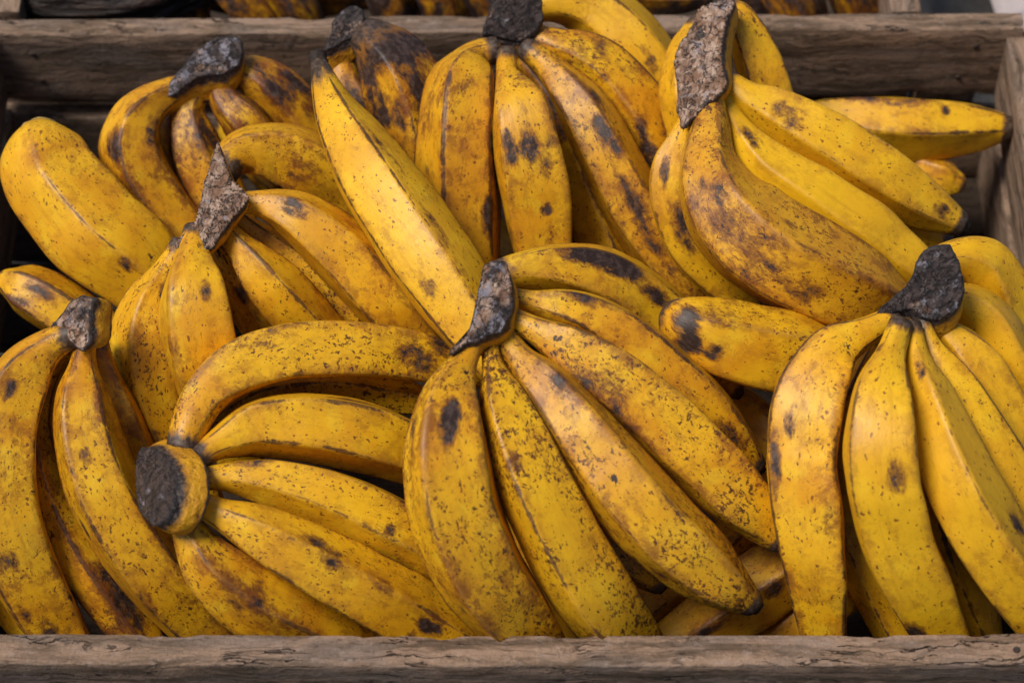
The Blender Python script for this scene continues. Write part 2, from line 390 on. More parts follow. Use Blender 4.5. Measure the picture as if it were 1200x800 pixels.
def crate_behind():
    base = Vector((-.03, 1.25, -.145)); R90 = math.pi / 2
    r = empty('wooden_crate', base)
    tag(r, 'second wooden crate standing behind the near one, holding darker overripe bananas', 'crate')
    x0, x1, y0 = -28.4, 21.8, 106.9
    slat(r, base, ((x0 + x1) / 2, y0 - .7, -5.6), x1 - x0 + 3, 1.3, 5.4, 31)
    slat(r, base, ((x0 + x1) / 2, y0 - .7, -12), 51, 1.3, 4.6, 32)
    slat(r, base, (x0 - .9, y0 + 18, -4.8), 36, 1.8, 6.0, 33, rz=R90 + .0)
    slat(r, base, (x1 + .9, y0 + 18, -4.8), 36, 1.8, 6.0, 34, rz=R90)
    slat(r, base, ((x0 + x1) / 2, y0 + 36.8, -5), 53, 1.4, 6, 35)
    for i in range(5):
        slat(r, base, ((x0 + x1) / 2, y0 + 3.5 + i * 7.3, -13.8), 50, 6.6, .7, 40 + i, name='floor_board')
crate_behind()
# crumpled sheet on the ground beyond the right end
bm = bmesh.new(); bmesh.ops.create_grid(bm, x_segments=60, y_segments=60, size=.32)
for vv in bm.verts:
    vv.co.z = .018 * noise.noise(vv.co * 7) + .010 * abs(noise.noise(vv.co * 19)) + .02
me = bpy.data.meshes.new('plastic_sheet'); bm.to_mesh(me); bm.free()
for p in me.polygons: p.use_smooth = True
s = link_mesh('plastic_sheet', me, M['sheet'], loc=(.60, 1.36, -.142)); s.rotation_euler.z = .15
sm = s.modifiers.new('thickness', 'SOLIDIFY'); sm.thickness = .0008
tag(s, 'crumpled blue-grey and whitish sheet on the ground beyond the crate corner', 'plastic sheet')

# ------------------------------------------------------------------ bananas
BANANAS = {
'A1': dict(hand='A', o={'nd': 2.0}, br=[[-21.0, 93.0, 2.56, 0.55, 1.7, 0.85], [-19.1, 93.59, 2.44, 0.64, 1.5, 0.55]],
  pts=[(-16.69,98.12,2.48,0.57),(-17.57,97.24,2.57,0.63),(-18.51,96.55,2.61,0.8),(-19.39,95.82,2.52,1.04),(-20.08,94.96,2.24,1.33),(-20.4,94.04,1.7,1.54),(-20.41,93.61,1.35,1.62),(-20.15,92.88,0.57,1.73),(-19.69,92.27,-0.24,1.79),(-19.11,91.64,-0.93,1.78),(-18.43,91.01,-1.53,1.7),(-17.73,90.38,-2.1,1.61)]),
'A2': dict(hand='A', o={'nd': 1.5}, br=[[-16.55, 94.96, 1.58, 0.37, 2.0, 0.8]],
  pts=[(-16.71,97.82,1.99,0.65),(-17.2,97.01,1.82,0.69),(-17.49,96.2,1.53,0.79),(-17.4,95.44,1.08,1.02),(-17.17,94.77,0.55,1.22),(-16.9,94.2,-0.05,1.33),(-16.74,93.94,-0.36,1.37),(-16.4,93.41,-0.99,1.42),(-16.05,92.85,-1.56,1.43),(-15.66,92.25,-2.07,1.37),(-15.25,91.64,-2.55,1.28),(-14.85,91.02,-3.03,1.19)]),
'A2b': dict(hand='A', o={'nd': 2}, br=[],
  pts=[(-17.24,98.6,1.0,0.62),(-17.61,98.24,0.86,0.63),(-18.0,97.88,0.74,0.65),(-18.36,97.51,0.58,0.68),(-18.61,97.15,0.3,0.75),(-18.69,96.81,-0.12,0.91),(-18.69,96.67,-0.35,1.0),(-18.64,96.4,-0.84,1.13),(-18.57,96.16,-1.35,1.19),(-18.46,95.96,-1.9,1.19),(-18.33,95.76,-2.45,1.18),(-18.2,95.56,-3.0,1.17)]),
'A3': dict(hand='A', o={'nd': 1}, br=[],
  pts=[(-16.01,97.9,2.11,0.73),(-15.83,97.33,2.0,0.78),(-15.61,96.82,1.87,0.84),(-15.29,96.43,1.7,0.94),(-14.91,96.11,1.53,1.05),(-14.56,95.84,1.27,1.15),(-14.4,95.74,1.1,1.18),(-14.12,95.58,0.67,1.22),(-13.86,95.47,0.16,1.24),(-13.61,95.37,-0.39,1.24),(-13.36,95.29,-0.95,1.25),(-13.11,95.21,-1.51,1.25)]),
'A4': dict(hand='A', o={'nd': 1}, br=[[-12.7, 97.02, 2.39, 0.65, 2.0, 0.8], [-11.83, 97.92, 2.09, 0.37, 3.0, 0.9]],
  pts=[(-15.14,98.62,2.01,0.79),(-14.31,98.39,2.05,1.09),(-13.6,98.1,1.76,1.27),(-12.99,97.8,1.3,1.37),(-12.43,97.51,0.75,1.42),(-11.91,97.21,0.16,1.45),(-11.65,97.06,-0.15,1.45),(-11.17,96.73,-0.76,1.45),(-10.72,96.34,-1.36,1.44),(-10.29,95.94,-1.98,1.41),(-9.88,95.55,-2.61,1.39),(-9.45,95.17,-3.26,1.36)]),
'B0': dict(hand='B', o={'nd': 1}, br=[[-11.21, 90.84, 2.85, 0.64, 2.0, 0.45]],
  pts=[(-15.06,90.08,3.4,0.76),(-14.82,91.04,3.38,0.97),(-14.26,91.75,3.2,1.21),(-13.53,92.14,2.93,1.42),(-12.78,92.36,2.61,1.58),(-12.03,92.41,2.29,1.67),(-11.67,92.39,2.13,1.7),(-10.96,92.3,1.77,1.73),(-10.29,92.21,1.29,1.73),(-9.67,92.08,0.72,1.68),(-9.09,91.94,0.11,1.62),(-8.49,91.79,-0.5,1.56)]),
'B1': dict(hand='B', o={'nd': 1.2}, br=[[-11.01, 85.98, 5.66, 0.39, 2.0, 0.9]],
  pts=[(-14.45,86.82,5.0,0.53),(-13.25,86.83,5.01,0.61),(-12.08,86.65,4.87,0.93),(-10.98,86.31,4.55,1.24),(-10.01,85.84,4.05,1.43),(-9.1,85.32,3.46,1.58),(-8.67,85.05,3.15,1.62),(-7.84,84.47,2.49,1.66),(-7.06,83.88,1.78,1.65),(-6.29,83.33,1.0,1.6),(-5.53,82.84,0.11,1.49),(-4.77,82.36,-0.8,1.36)]),
'B2b': dict(hand='B', o={'nd': 1}, br=[],
  pts=[(-14.69,87.27,3.99,0.46),(-14.07,86.94,3.65,0.47),(-13.46,86.65,3.24,0.53),(-12.88,86.41,2.72,0.7),(-12.31,86.2,2.15,0.9),(-11.74,85.97,1.6,1.08),(-11.46,85.83,1.34,1.15),(-10.9,85.52,0.84,1.24),(-10.34,85.18,0.37,1.29),(-9.79,84.82,-0.09,1.32),(-9.24,84.45,-0.55,1.34),(-8.68,84.09,-1.01,1.38)]),
'B2': dict(hand='B', o={'nd': 1}, br=[],
  pts=[(-15.0,86.03,4.59,0.57),(-14.42,85.33,4.43,0.59),(-13.85,84.71,4.18,0.7),(-13.3,84.16,3.83,0.93),(-12.76,83.65,3.43,1.17),(-12.21,83.22,2.96,1.3),(-11.93,83.05,2.68,1.34),(-11.38,82.76,2.04,1.39),(-10.83,82.5,1.36,1.39),(-10.27,82.23,0.7,1.35),(-9.71,81.94,0.06,1.26),(-9.14,81.63,-0.55,1.18)]),
'B3': dict(hand='B', o={'nd': 1}, br=[[-13.76, 83.17, 2.11, 0.22, 2.4, 0.8]],
  pts=[(-15.5,85.89,3.8,0.53),(-15.27,85.36,3.57,0.56),(-15.02,84.89,3.28,0.6),(-14.73,84.57,2.87,0.7),(-14.41,84.34,2.38,0.83),(-14.09,84.13,1.86,0.97),(-13.93,84.03,1.6,1.03),(-13.62,83.78,1.11,1.1),(-13.32,83.49,0.65,1.12),(-13.03,83.17,0.21,1.11),(-12.74,82.85,-0.22,1.1),(-12.45,82.54,-0.67,1.09)]),
'B4': dict(hand='B', o={'nd': 0.8, 'ra': 0.55, 'rl': 0.6}, br=[[-16.65, 78.51, 4.17, 0.3, 1.8, 1.0], [-15.16, 80.6, 5.74, 0.21, 2.0, 0.8]],
  pts=[(-15.85,84.82,5.25,0.73),(-16.0,83.67,5.13,0.85),(-16.01,82.58,4.92,1.19),(-15.94,81.55,4.63,1.59),(-15.86,80.68,4.16,1.79),(-15.74,79.93,3.53,1.87),(-15.67,79.6,3.17,1.89),(-15.5,79.03,2.33,1.87),(-15.29,78.54,1.38,1.8),(-15.04,78.1,0.4,1.72),(-14.71,77.65,-0.55,1.62),(-14.38,77.16,-1.45,1.52)]),
'B5': dict(hand='B', o={'nd': 1, 'ra': -0.75, 'rl': 0.8}, br=[[-17.22, 82.71, 3.75, 0.3, 3.0, 0.6]],
  pts=[(-16.73,85.07,3.91,0.65),(-17.27,84.11,3.51,0.68),(-17.75,83.18,3.03,0.93),(-18.19,82.27,2.48,1.35),(-18.44,81.38,1.8,1.59),(-18.5,80.49,1.08,1.65),(-18.49,80.06,0.71,1.65),(-18.34,79.26,-0.12,1.64),(-18.08,78.55,-1.03,1.58),(-17.71,77.84,-1.9,1.49),(-17.22,77.16,-2.72,1.38),(-16.7,76.5,-3.55,1.26)]),
'C1': dict(hand='C', o={'nd': 2.2, 'ra': -0.85, 'rl': 1.0}, br=[[-24.44, 75.45, 4.58, 0.25, 2.0, 0.8], [-24.04, 67.46, -2.91, 0.42, 1.5, 1.0], [-24.5, 68.6, -0.42, 0.42, 1.3, 0.7], [-22.86, 67.03, -3.79, 0.34, 2.0, 1.0], [-21.41, 68.42, -3.76, 0.3, 4.0, 1.0]],
  pts=[(-21.08,78.43,5.25,0.62),(-22.66,78.03,4.65,0.87),(-23.85,77.11,3.85,1.4),(-24.55,75.73,3.13,1.66),(-24.97,74.28,2.35,1.84),(-25.08,72.83,1.47,1.92),(-25.03,72.17,0.94,1.93),(-24.79,70.98,-0.29,1.94),(-24.35,69.91,-1.63,1.89),(-23.7,68.99,-3.05,1.8),(-22.96,68.11,-4.47,1.66),(-22.08,67.19,-5.71,1.31)]),
'C2': dict(hand='C', o={'nd': 1, 'ra': -0.2, 'rl': 1.15}, br=[[-19.4, 68.61, -4.22, 0.56, 3.0, 1.0], [-21.38, 72.04, -1.17, 0.25, 4.0, 0.8]],
  pts=[(-21.59,79.36,3.33,0.45),(-22.87,78.76,2.28,0.51),(-23.54,77.45,1.59,0.63),(-23.78,75.94,0.95,0.76),(-23.51,74.44,0.28,0.89),(-23.04,73.11,-0.54,1.0),(-22.77,72.53,-1.03,1.05),(-22.13,71.44,-2.08,1.13),(-21.37,70.44,-3.14,1.2),(-20.52,69.54,-4.25,1.23),(-19.61,68.76,-5.47,1.16),(-18.66,68.04,-6.74,1.06)]),
'C3': dict(hand='C', o={'nd': 1.8, 'ra': -0.7, 'rl': 1.0}, br=[[-20.6, 72.4, 3.18, 0.21, 1.5, 0.8], [-20.91, 70.36, -0.09, 0.25, 2.0, 0.9]],
  pts=[(-20.98,79.09,4.6,0.52),(-21.06,77.48,4.13,0.65),(-21.09,76.07,3.41,1.25),(-20.91,74.66,2.7,1.52),(-20.53,73.38,1.88,1.68),(-20.03,72.21,0.98,1.77),(-19.72,71.68,0.48,1.79),(-19.0,70.77,-0.61,1.83),(-18.16,70.01,-1.79,1.84),(-17.29,69.36,-3.09,1.8),(-16.35,68.84,-4.53,1.7),(-15.4,68.34,-6.0,1.59)]),
'C4': dict(hand='C', o={'nd': 1}, br=[],
  pts=[(-21.6,79.8,2.6,0.45),(-22.11,79.5,2.02,0.47),(-22.6,79.19,1.44,0.49),(-22.93,78.75,0.89,0.55),(-23.1,78.2,0.42,0.65),(-23.18,77.6,-0.03,0.76),(-23.18,77.3,-0.25,0.82),(-23.13,76.71,-0.69,0.9),(-22.97,76.12,-1.13,0.95),(-22.75,75.55,-1.55,0.99),(-22.51,74.98,-1.98,1.03),(-22.28,74.41,-2.4,1.06)]),
'C5': dict(hand='C', o={'nd': 1}, br=[],
  pts=[(-20.81,79.71,3.07,0.6),(-20.7,79.32,2.58,0.62),(-20.58,78.92,2.1,0.67),(-20.44,78.51,1.65,0.77),(-20.29,78.07,1.22,0.93),(-20.12,77.64,0.8,1.08),(-20.03,77.43,0.58,1.14),(-19.83,77.03,0.14,1.22),(-19.62,76.65,-0.33,1.24),(-19.4,76.28,-0.82,1.24),(-19.18,75.93,-1.32,1.24),(-18.96,75.58,-1.82,1.24)]),
'D1': dict(hand='D', o={'nd': 1, 'ra': -0.8, 'rl': 0.8}, br=[[-3.63, 79.43, 2.75, 0.47, 1.6, 1.0], [-11.68, 77.99, 5.37, 0.42, 4.0, 0.5], [-4.67, 78.46, 2.98, 0.77, 1.6, 0.5]],
  pts=[(-15.96,72.48,3.43,0.76),(-15.54,73.89,3.87,0.96),(-14.96,75.43,4.01,1.19),(-13.95,76.66,4.06,1.37),(-12.66,77.55,4.02,1.48),(-11.24,78.13,3.91,1.52),(-10.5,78.35,3.81,1.52),(-9.01,78.67,3.53,1.51),(-7.5,78.91,3.14,1.48),(-6.0,79.11,2.6,1.43),(-4.5,79.27,1.95,1.32),(-3.02,79.4,1.13,1.06)]),
'D1b': dict(hand='D', o={'nd': 1}, br=[],
  pts=[(-15.26,73.22,2.73,0.51),(-14.77,74.53,2.3,0.55),(-14.12,75.69,1.9,0.62),(-13.31,76.65,1.49,0.78),(-12.41,77.45,1.09,0.92),(-11.43,77.98,0.79,1.01),(-10.91,78.15,0.7,1.03),(-9.86,78.36,0.56,1.06),(-8.8,78.49,0.41,1.07),(-7.74,78.55,0.2,1.04),(-6.68,78.5,-0.03,0.96),(-5.62,78.44,-0.26,0.89)]),
'D2': dict(hand='D', o={'nd': 1, 'ra': -0.75, 'rl': 0.95}, br=[[-7.4, 75.88, 3.02, 0.34, 4.0, 0.8]],
  pts=[(-15.27,72.0,3.4,0.61),(-14.47,72.8,3.42,0.69),(-13.57,73.52,3.26,1.0),(-12.6,74.15,3.05,1.32),(-11.55,74.48,2.82,1.51),(-10.47,74.64,2.58,1.63),(-9.94,74.7,2.43,1.67),(-8.86,74.78,2.08,1.73),(-7.8,74.8,1.68,1.75),(-6.74,74.8,1.19,1.71),(-5.71,74.78,0.61,1.61),(-4.67,74.74,0.0,1.49)]),
'D3': dict(hand='D', o={'nd': 0.8}, br=[[-5.2, 70.86, 1.42, 0.33, 1.3, 1.1], [-5.84, 69.42, 1.21, 0.25, 1.1, 0.9], [-12.29, 71.82, 3.67, 0.33, 3.0, 0.5]],
  pts=[(-15.22,71.05,3.2,0.54),(-14.05,71.27,3.09,0.64),(-12.86,71.42,2.85,0.89),(-11.69,71.44,2.53,1.1),(-10.53,71.34,2.15,1.25),(-9.39,71.18,1.72,1.38),(-8.82,71.08,1.48,1.43),(-7.71,70.85,0.97,1.5),(-6.62,70.6,0.41,1.54),(-5.53,70.37,-0.22,1.52),(-4.45,70.16,-0.9,1.46),(-3.36,69.94,-1.6,1.38)]),
'D4': dict(hand='D', o={'nd': 0.8, 'ra': 0.7, 'rl': 0.95}, br=[[-4.13, 66.21, -2.03, 0.42, 1.7, 1.1], [-4.87, 65.7, -2.15, 0.25, 1.2, 1.0], [-9.08, 68.04, 2.31, 0.41, 2.0, 1.0], [-8.59, 67.19, 1.83, 0.33, 1.2, 0.9], [-6.12, 66.77, 0.2, 0.29, 1.6, 0.8]],
  pts=[(-15.23,69.97,3.12,0.57),(-13.98,69.37,2.84,0.74),(-12.72,68.97,2.36,1.1),(-11.49,68.57,1.79,1.34),(-10.28,68.19,1.14,1.5),(-9.06,67.88,0.4,1.61),(-8.44,67.75,-0.01,1.65),(-7.22,67.52,-0.88,1.7),(-6.0,67.32,-1.87,1.71),(-4.79,67.13,-2.94,1.68),(-3.56,66.9,-3.96,1.57),(-2.32,66.63,-4.93,1.3)]),
'D5': dict(hand='D', o={'nd': 0.8}, br=[[-12.58, 65.97, 0.73, 0.9, 1.3, 0.5]],
  pts=[(-15.96,70.13,2.51,0.7),(-15.54,69.06,2.22,0.79),(-15.0,68.25,1.65,1.09),(-14.36,67.63,0.94,1.41),(-13.56,67.24,0.16,1.6),(-12.7,66.97,-0.66,1.73),(-12.25,66.86,-1.08,1.78),(-11.32,66.72,-1.94,1.83),(-10.35,66.67,-2.84,1.84),(-9.38,66.6,-3.73,1.79),(-8.39,66.52,-4.61,1.65),(-7.4,66.43,-5.5,1.48)]),
'F1': dict(hand='F', o={'nd': 2.2}, br=[[-6.61, 97.86, 5.17, 0.92, 2.0, 1.1], [-4.98, 95.42, 4.46, 0.55, 2.0, 1.0]],
  pts=[(-8.72,99.84,3.75,0.79),(-7.87,99.16,4.14,1.1),(-7.21,98.46,4.09,1.38),(-6.65,97.78,3.89,1.63),(-6.2,97.13,3.56,1.81),(-5.86,96.5,3.11,1.92),(-5.72,96.2,2.86,1.95),(-5.47,95.6,2.33,1.99),(-5.25,95.02,1.78,1.98),(-5.08,94.44,1.19,1.91),(-4.94,93.87,0.59,1.81),(-4.79,93.34,-0.05,1.71)]),
'F2': dict(hand='F', o={'nd': 1}, br=[[-7.27, 96.79, -0.48, 0.66, 2.5, 1.0]],
  pts=[(-9.07,100.86,1.18,0.8),(-8.54,99.86,1.09,1.08),(-8.08,99.16,0.66,1.31),(-7.68,98.72,-0.08,1.51),(-7.29,98.34,-0.91,1.67),(-6.9,97.92,-1.7,1.72),(-6.7,97.7,-2.08,1.71),(-6.31,97.19,-2.78,1.67),(-5.92,96.58,-3.38,1.59),(-5.57,95.82,-3.83,1.51),(-5.27,94.95,-4.19,1.39),(-4.98,94.18,-4.66,1.27)]),
'F3': dict(hand='F', o={'nd': 1}, br=[[-8.74, 96.44, 2.68, 0.56, 2.0, 0.7]],
  pts=[(-9.38,98.97,2.92,0.79),(-9.22,98.12,2.56,0.89),(-8.94,97.42,2.09,1.02),(-8.58,96.82,1.56,1.17),(-8.22,96.29,0.95,1.28),(-7.86,95.83,0.26,1.33),(-7.68,95.61,-0.1,1.35),(-7.32,95.17,-0.81,1.36),(-6.96,94.71,-1.5,1.35),(-6.59,94.14,-2.07,1.31),(-6.21,93.45,-2.51,1.23),(-5.84,92.79,-2.99,1.16)]),
'G1': dict(hand='G', o={'nd': 0.6, 'ra': -0.72, 'rl': 1.25}, br=[[-1.14, 91.02, 4.01, 0.27, 5.0, 1.1], [-1.24, 88.77, 1.84, 0.27, 4.0, 1.0]],
  pts=[(-0.68,97.28,5.25,0.72),(-1.82,96.98,5.06,0.9),(-2.39,95.79,4.8,1.66),(-2.58,94.51,4.44,1.93),(-2.66,93.33,3.97,2.05),(-2.72,92.32,3.3,2.09),(-2.74,91.87,2.91,2.09),(-2.75,91.02,2.05,2.09),(-2.73,90.18,1.18,2.06),(-2.66,89.32,0.34,1.99),(-2.52,88.45,-0.5,1.85),(-2.35,87.56,-1.3,1.68)]),
'G2': dict(hand='G', o={'nd': 1, 'ra': -0.75, 'rl': 0.8}, br=[[-0.14, 90.18, 5.51, 0.27, 3.0, 0.85], [0.97, 90.2, 5.76, 0.36, 2.2, 0.8], [1.78, 88.04, 3.06, 0.27, 1.0, 0.9]],
  pts=[(-0.27,96.86,5.44,0.56),(-0.27,95.35,5.5,0.58),(-0.0,93.95,5.52,1.02),(0.32,92.75,5.36,1.48),(0.56,91.83,4.85,1.69),(0.78,91.09,4.14,1.83),(0.88,90.75,3.75,1.88),(1.07,90.1,2.92,1.91),(1.24,89.46,2.06,1.88),(1.4,88.79,1.23,1.82),(1.56,88.11,0.41,1.71),(1.71,87.4,-0.38,1.58)]),
'G3': dict(hand='G', o={'nd': 1, 'ra': -0.2, 'rl': 1.1}, br=[[2.51, 94.64, 2.62, 0.28, 5.0, 1.0]],
  pts=[(0.23,98.72,3.73,0.48),(0.87,97.63,3.39,0.54),(1.53,96.8,2.8,0.85),(2.15,96.02,2.11,1.16),(2.6,95.11,1.44,1.3),(2.98,94.16,0.79,1.38),(3.17,93.69,0.46,1.41),(3.59,92.83,-0.29,1.49),(4.01,92.02,-1.09,1.55),(4.44,91.17,-1.84,1.57),(4.9,90.3,-2.56,1.55),(5.35,89.43,-3.27,1.52)]),
'G4': dict(hand='G', o={'nd': 1}, br=[[5.21, 92.14, 3.75, 0.45, 2.8, 0.9], [4.38, 94.29, 4.51, 0.36, 2.0, 0.8], [7.66, 88.02, -0.07, 0.46, 3.0, 0.8], [6.29, 89.83, 1.97, 0.36, 4.0, 0.9]],
  pts=[(0.69,98.15,4.52,0.64),(1.78,97.07,4.36,0.74),(2.72,95.94,4.05,1.03),(3.58,94.82,3.64,1.3),(4.28,93.7,3.05,1.44),(4.91,92.63,2.37,1.51),(5.23,92.14,1.98,1.55),(5.89,91.23,1.13,1.61),(6.57,90.38,0.22,1.64),(7.34,89.58,-0.69,1.63),(8.19,88.87,-1.63,1.57),(9.06,88.18,-2.59,1.51)]),
'G5': dict(hand='G', o={'nd': 1}, br=[[7.3, 93.17, 1.54, 0.46, 3.0, 0.8]],
  pts=[(1.01,99.06,4.43,0.73),(2.22,98.39,4.41,0.87),(3.44,98.08,4.02,1.17),(4.54,97.58,3.51,1.37),(5.49,96.9,2.91,1.45),(6.34,96.14,2.26,1.51),(6.72,95.74,1.9,1.54),(7.4,94.94,1.11,1.59),(8.01,94.14,0.24,1.62),(8.56,93.3,-0.62,1.61),(9.06,92.41,-1.47,1.57),(9.54,91.51,-2.32,1.53)]),
'G6': dict(hand='G', o={'nd': 0.6}, br=[[7.39, 98.34, 3.33, 0.28, 3.0, 0.6]],
  pts=[(0.7,101.05,4.15,0.79),(1.84,101.57,4.33,1.05),(3.09,101.8,4.24,1.32),(4.31,101.69,3.92,1.57),(5.34,101.13,3.48,1.68),(6.24,100.42,2.97,1.72),(6.66,100.06,2.66,1.73),(7.4,99.35,1.94,1.74),(8.06,98.61,1.15,1.71),(8.67,97.85,0.35,1.65),(9.22,97.05,-0.46,1.55),(9.77,96.23,-1.26,1.45)]),
'I0': dict(hand='I', o={'nd': 0.2}, br=[],
  pts=[(11.43,99.37,5.95,0.78),(12.04,99.03,5.83,0.91),(12.43,98.59,5.43,1.02),(12.74,98.15,4.97,1.11),(13.01,97.7,4.49,1.18),(13.24,97.25,3.99,1.23),(13.34,97.02,3.73,1.25),(13.55,96.58,3.2,1.27),(13.76,96.19,2.61,1.28),(13.98,95.84,1.97,1.26),(14.21,95.5,1.32,1.22),(14.43,95.13,0.7,1.19)]),
'I0b': dict(hand='I', o={'nd': 0.2}, br=[],
  pts=[(10.19,99.22,5.05,0.78),(9.84,98.6,4.92,0.84),(9.51,97.96,4.79,0.91),(9.3,97.33,4.58,0.96),(9.16,96.69,4.35,1.02),(9.09,96.08,4.08,1.08),(9.09,95.79,3.93,1.1),(9.14,95.25,3.58,1.14),(9.27,94.78,3.18,1.16),(9.45,94.33,2.77,1.18),(9.63,93.88,2.36,1.2),(9.8,93.43,1.94,1.22)]),
'I1': dict(hand='I', o={'nd': 0.8}, br=[[8.86, 87.4, 2.45, 0.45, 3.0, 1.0], [7.86, 89.41, 4.53, 0.22, 4.0, 0.8]],
  pts=[(9.45,92.88,5.4,0.55),(9.07,91.93,5.08,0.59),(8.66,91.12,4.64,0.76),(8.29,90.41,4.07,0.99),(8.18,89.69,3.41,1.09),(8.26,89.02,2.68,1.14),(8.39,88.71,2.3,1.17),(8.75,88.16,1.51,1.22),(9.23,87.66,0.72,1.25),(9.85,87.25,-0.04,1.22),(10.57,86.91,-0.77,1.17),(11.29,86.57,-1.5,1.12)]),
'I2': dict(hand='I', o={'nd': 0.5}, br=[[10.31, 85.45, 6.16, 1.13, 1.4, 0.6], [12.36, 82.94, 5.5, 1.13, 1.5, 0.5], [13.92, 84.6, 6.09, 0.22, 1.5, 1.0], [14.52, 81.74, 4.26, 0.61, 2.0, 0.5]],
  pts=[(10.22,93.17,6.26,0.76),(10.24,91.32,5.96,1.01),(10.06,89.57,5.58,1.34),(10.32,87.94,5.13,1.85),(10.99,86.53,4.66,2.27),(12.04,85.43,4.23,2.44),(12.63,84.96,4.01,2.48),(13.91,84.24,3.52,2.52),(15.32,83.8,2.98,2.48),(16.79,83.52,2.33,2.3),(18.33,83.44,1.5,1.94),(19.88,83.38,0.62,1.27)]),
'I3': dict(hand='I', o={'nd': 0.8, 'ra': 0.05, 'rl': 0.5}, br=[[12.35, 90.52, 5.59, 0.36, 2.0, 0.7]],
  pts=[(11.01,93.91,5.59,0.63),(11.42,92.35,5.28,0.68),(12.07,91.06,4.84,1.0),(12.96,90.02,4.33,1.35),(14.09,89.28,3.87,1.55),(15.28,88.65,3.37,1.69),(15.87,88.34,3.09,1.74),(17.07,87.79,2.45,1.82),(18.28,87.3,1.75,1.83),(19.48,86.79,1.02,1.71),(20.68,86.25,0.34,1.48),(21.88,85.67,-0.29,1.01)]),
'I4': dict(hand='I', o={'nd': 0.6, 'tip': 1, 'ra': -0.78, 'rl': 0.7}, br=[[14.4, 92.04, 5.88, 0.63, 1.3, 0.5], [22.61, 88.97, 1.74, 0.32, 1.5, 0.8]],
  pts=[(11.02,94.45,5.85,0.76),(12.1,93.64,5.51,0.95),(13.34,93.24,4.99,1.31),(14.55,92.75,4.54,1.54),(15.76,92.21,4.11,1.7),(16.96,91.71,3.62,1.79),(17.56,91.46,3.36,1.81),(18.76,90.98,2.8,1.79),(19.97,90.53,2.2,1.68),(21.19,90.12,1.54,1.45),(22.43,89.72,0.91,1.14),(23.69,89.34,0.31,0.7)]),
'I5': dict(hand='I', o={'nd': 0.6, 'tip': 1}, br=[],
  pts=[(11.32,94.96,4.3,0.77),(12.24,94.35,3.44,0.92),(13.19,93.73,2.61,1.06),(14.22,93.11,1.9,1.2),(15.29,92.48,1.28,1.35),(16.41,91.91,0.69,1.47),(17.0,91.67,0.39,1.51),(18.25,91.3,-0.15,1.53),(19.55,91.0,-0.64,1.49),(20.84,90.64,-1.08,1.35),(22.11,90.22,-1.47,1.03),(23.4,89.85,-1.89,0.52)]),
'K0': dict(hand='K', o={'nd': 1, 'tip': 1, 'ra': -0.75, 'rl': 0.9}, br=[[4.33, 82.61, 6.01, 0.51, 3.6, 1.8], [5.54, 82.31, 5.22, 0.43, 2.2, 1.5], [7.3, 81.83, 3.62, 0.35, 3.0, 0.9], [8.63, 80.99, 2.1, 0.52, 1.0, 0.7]],
  pts=[(-0.93,81.29,6.09,0.66),(0.39,81.68,5.99,0.9),(1.73,82.05,5.61,1.19),(3.08,82.33,4.97,1.44),(4.41,82.51,4.13,1.65),(5.64,82.5,3.07,1.78),(6.22,82.45,2.51,1.82),(7.35,82.19,1.47,1.83),(8.39,81.73,0.54,1.76),(9.44,81.26,-0.42,1.59),(10.52,80.88,-1.48,1.16),(11.59,80.49,-2.58,0.5)]),
'K1': dict(hand='K', o={'nd': 0.8, 'tip': 1, 'ra': -0.72, 'rl': 1.0}, br=[[10.74, 74.71, 1.38, 0.47, 2.2, 0.95], [3.73, 78.91, 7.1, 0.29, 4.0, 0.9]],
  pts=[(-0.5,79.3,7.06,0.44),(0.92,79.06,6.81,0.57),(2.36,78.96,6.45,0.96),(3.76,78.8,5.88,1.19),(5.05,78.43,5.16,1.35),(6.22,77.89,4.36,1.47),(6.79,77.61,3.93,1.5),(7.93,77.07,3.03,1.53),(9.05,76.52,2.06,1.5),(10.15,75.94,1.08,1.34),(11.2,75.3,0.08,1.02),(12.2,74.58,-0.89,0.57)]),
'K2': dict(hand='K', o={'nd': 0.8, 'tip': 1, 'ra': -0.78, 'rl': 0.85}, br=[[4.07, 74.31, 6.36, 0.66, 2.0, 0.62], [5.3, 73.22, 5.22, 0.37, 4.0, 0.7]],
  pts=[(-0.41,78.04,7.13,0.51),(1.07,77.24,6.95,0.69),(2.51,76.57,6.5,1.15),(3.91,75.88,5.94,1.41),(5.23,75.13,5.28,1.57),(6.48,74.33,4.52,1.66),(7.1,73.93,4.12,1.69),(8.3,73.11,3.27,1.71),(9.47,72.29,2.37,1.69),(10.66,71.49,1.42,1.57),(11.88,70.76,0.4,1.23),(13.08,69.94,-0.51,0.64)]),
'K3': dict(hand='K', o={'nd': 0.8, 'tip': 1, 'ra': -0.6, 'rl': 0.8}, br=[[2.43, 73.53, 7.25, 0.37, 2.0, 0.8], [7.05, 66.58, 1.49, 0.37, 1.5, 0.7]],
  pts=[(-0.58,77.38,6.84,0.54),(0.36,75.8,6.56,0.75),(1.5,74.5,6.21,1.25),(2.54,73.23,5.67,1.51),(3.56,71.98,5.11,1.69),(4.61,70.79,4.5,1.81),(5.13,70.21,4.17,1.84),(6.22,69.16,3.43,1.88),(7.43,68.33,2.52,1.84),(8.71,67.64,1.49,1.73),(10.05,67.03,0.43,1.38),(11.49,66.53,-0.66,0.68)]),
'K4': dict(hand='K', o={'nd': 1.2, 'ra': 0.35, 'rl': 0.9}, br=[[0.07, 69.9, 6.47, 0.36, 1.2, 0.9], [5.72, 66.76, 0.23, 0.37, 2.0, 0.6]],
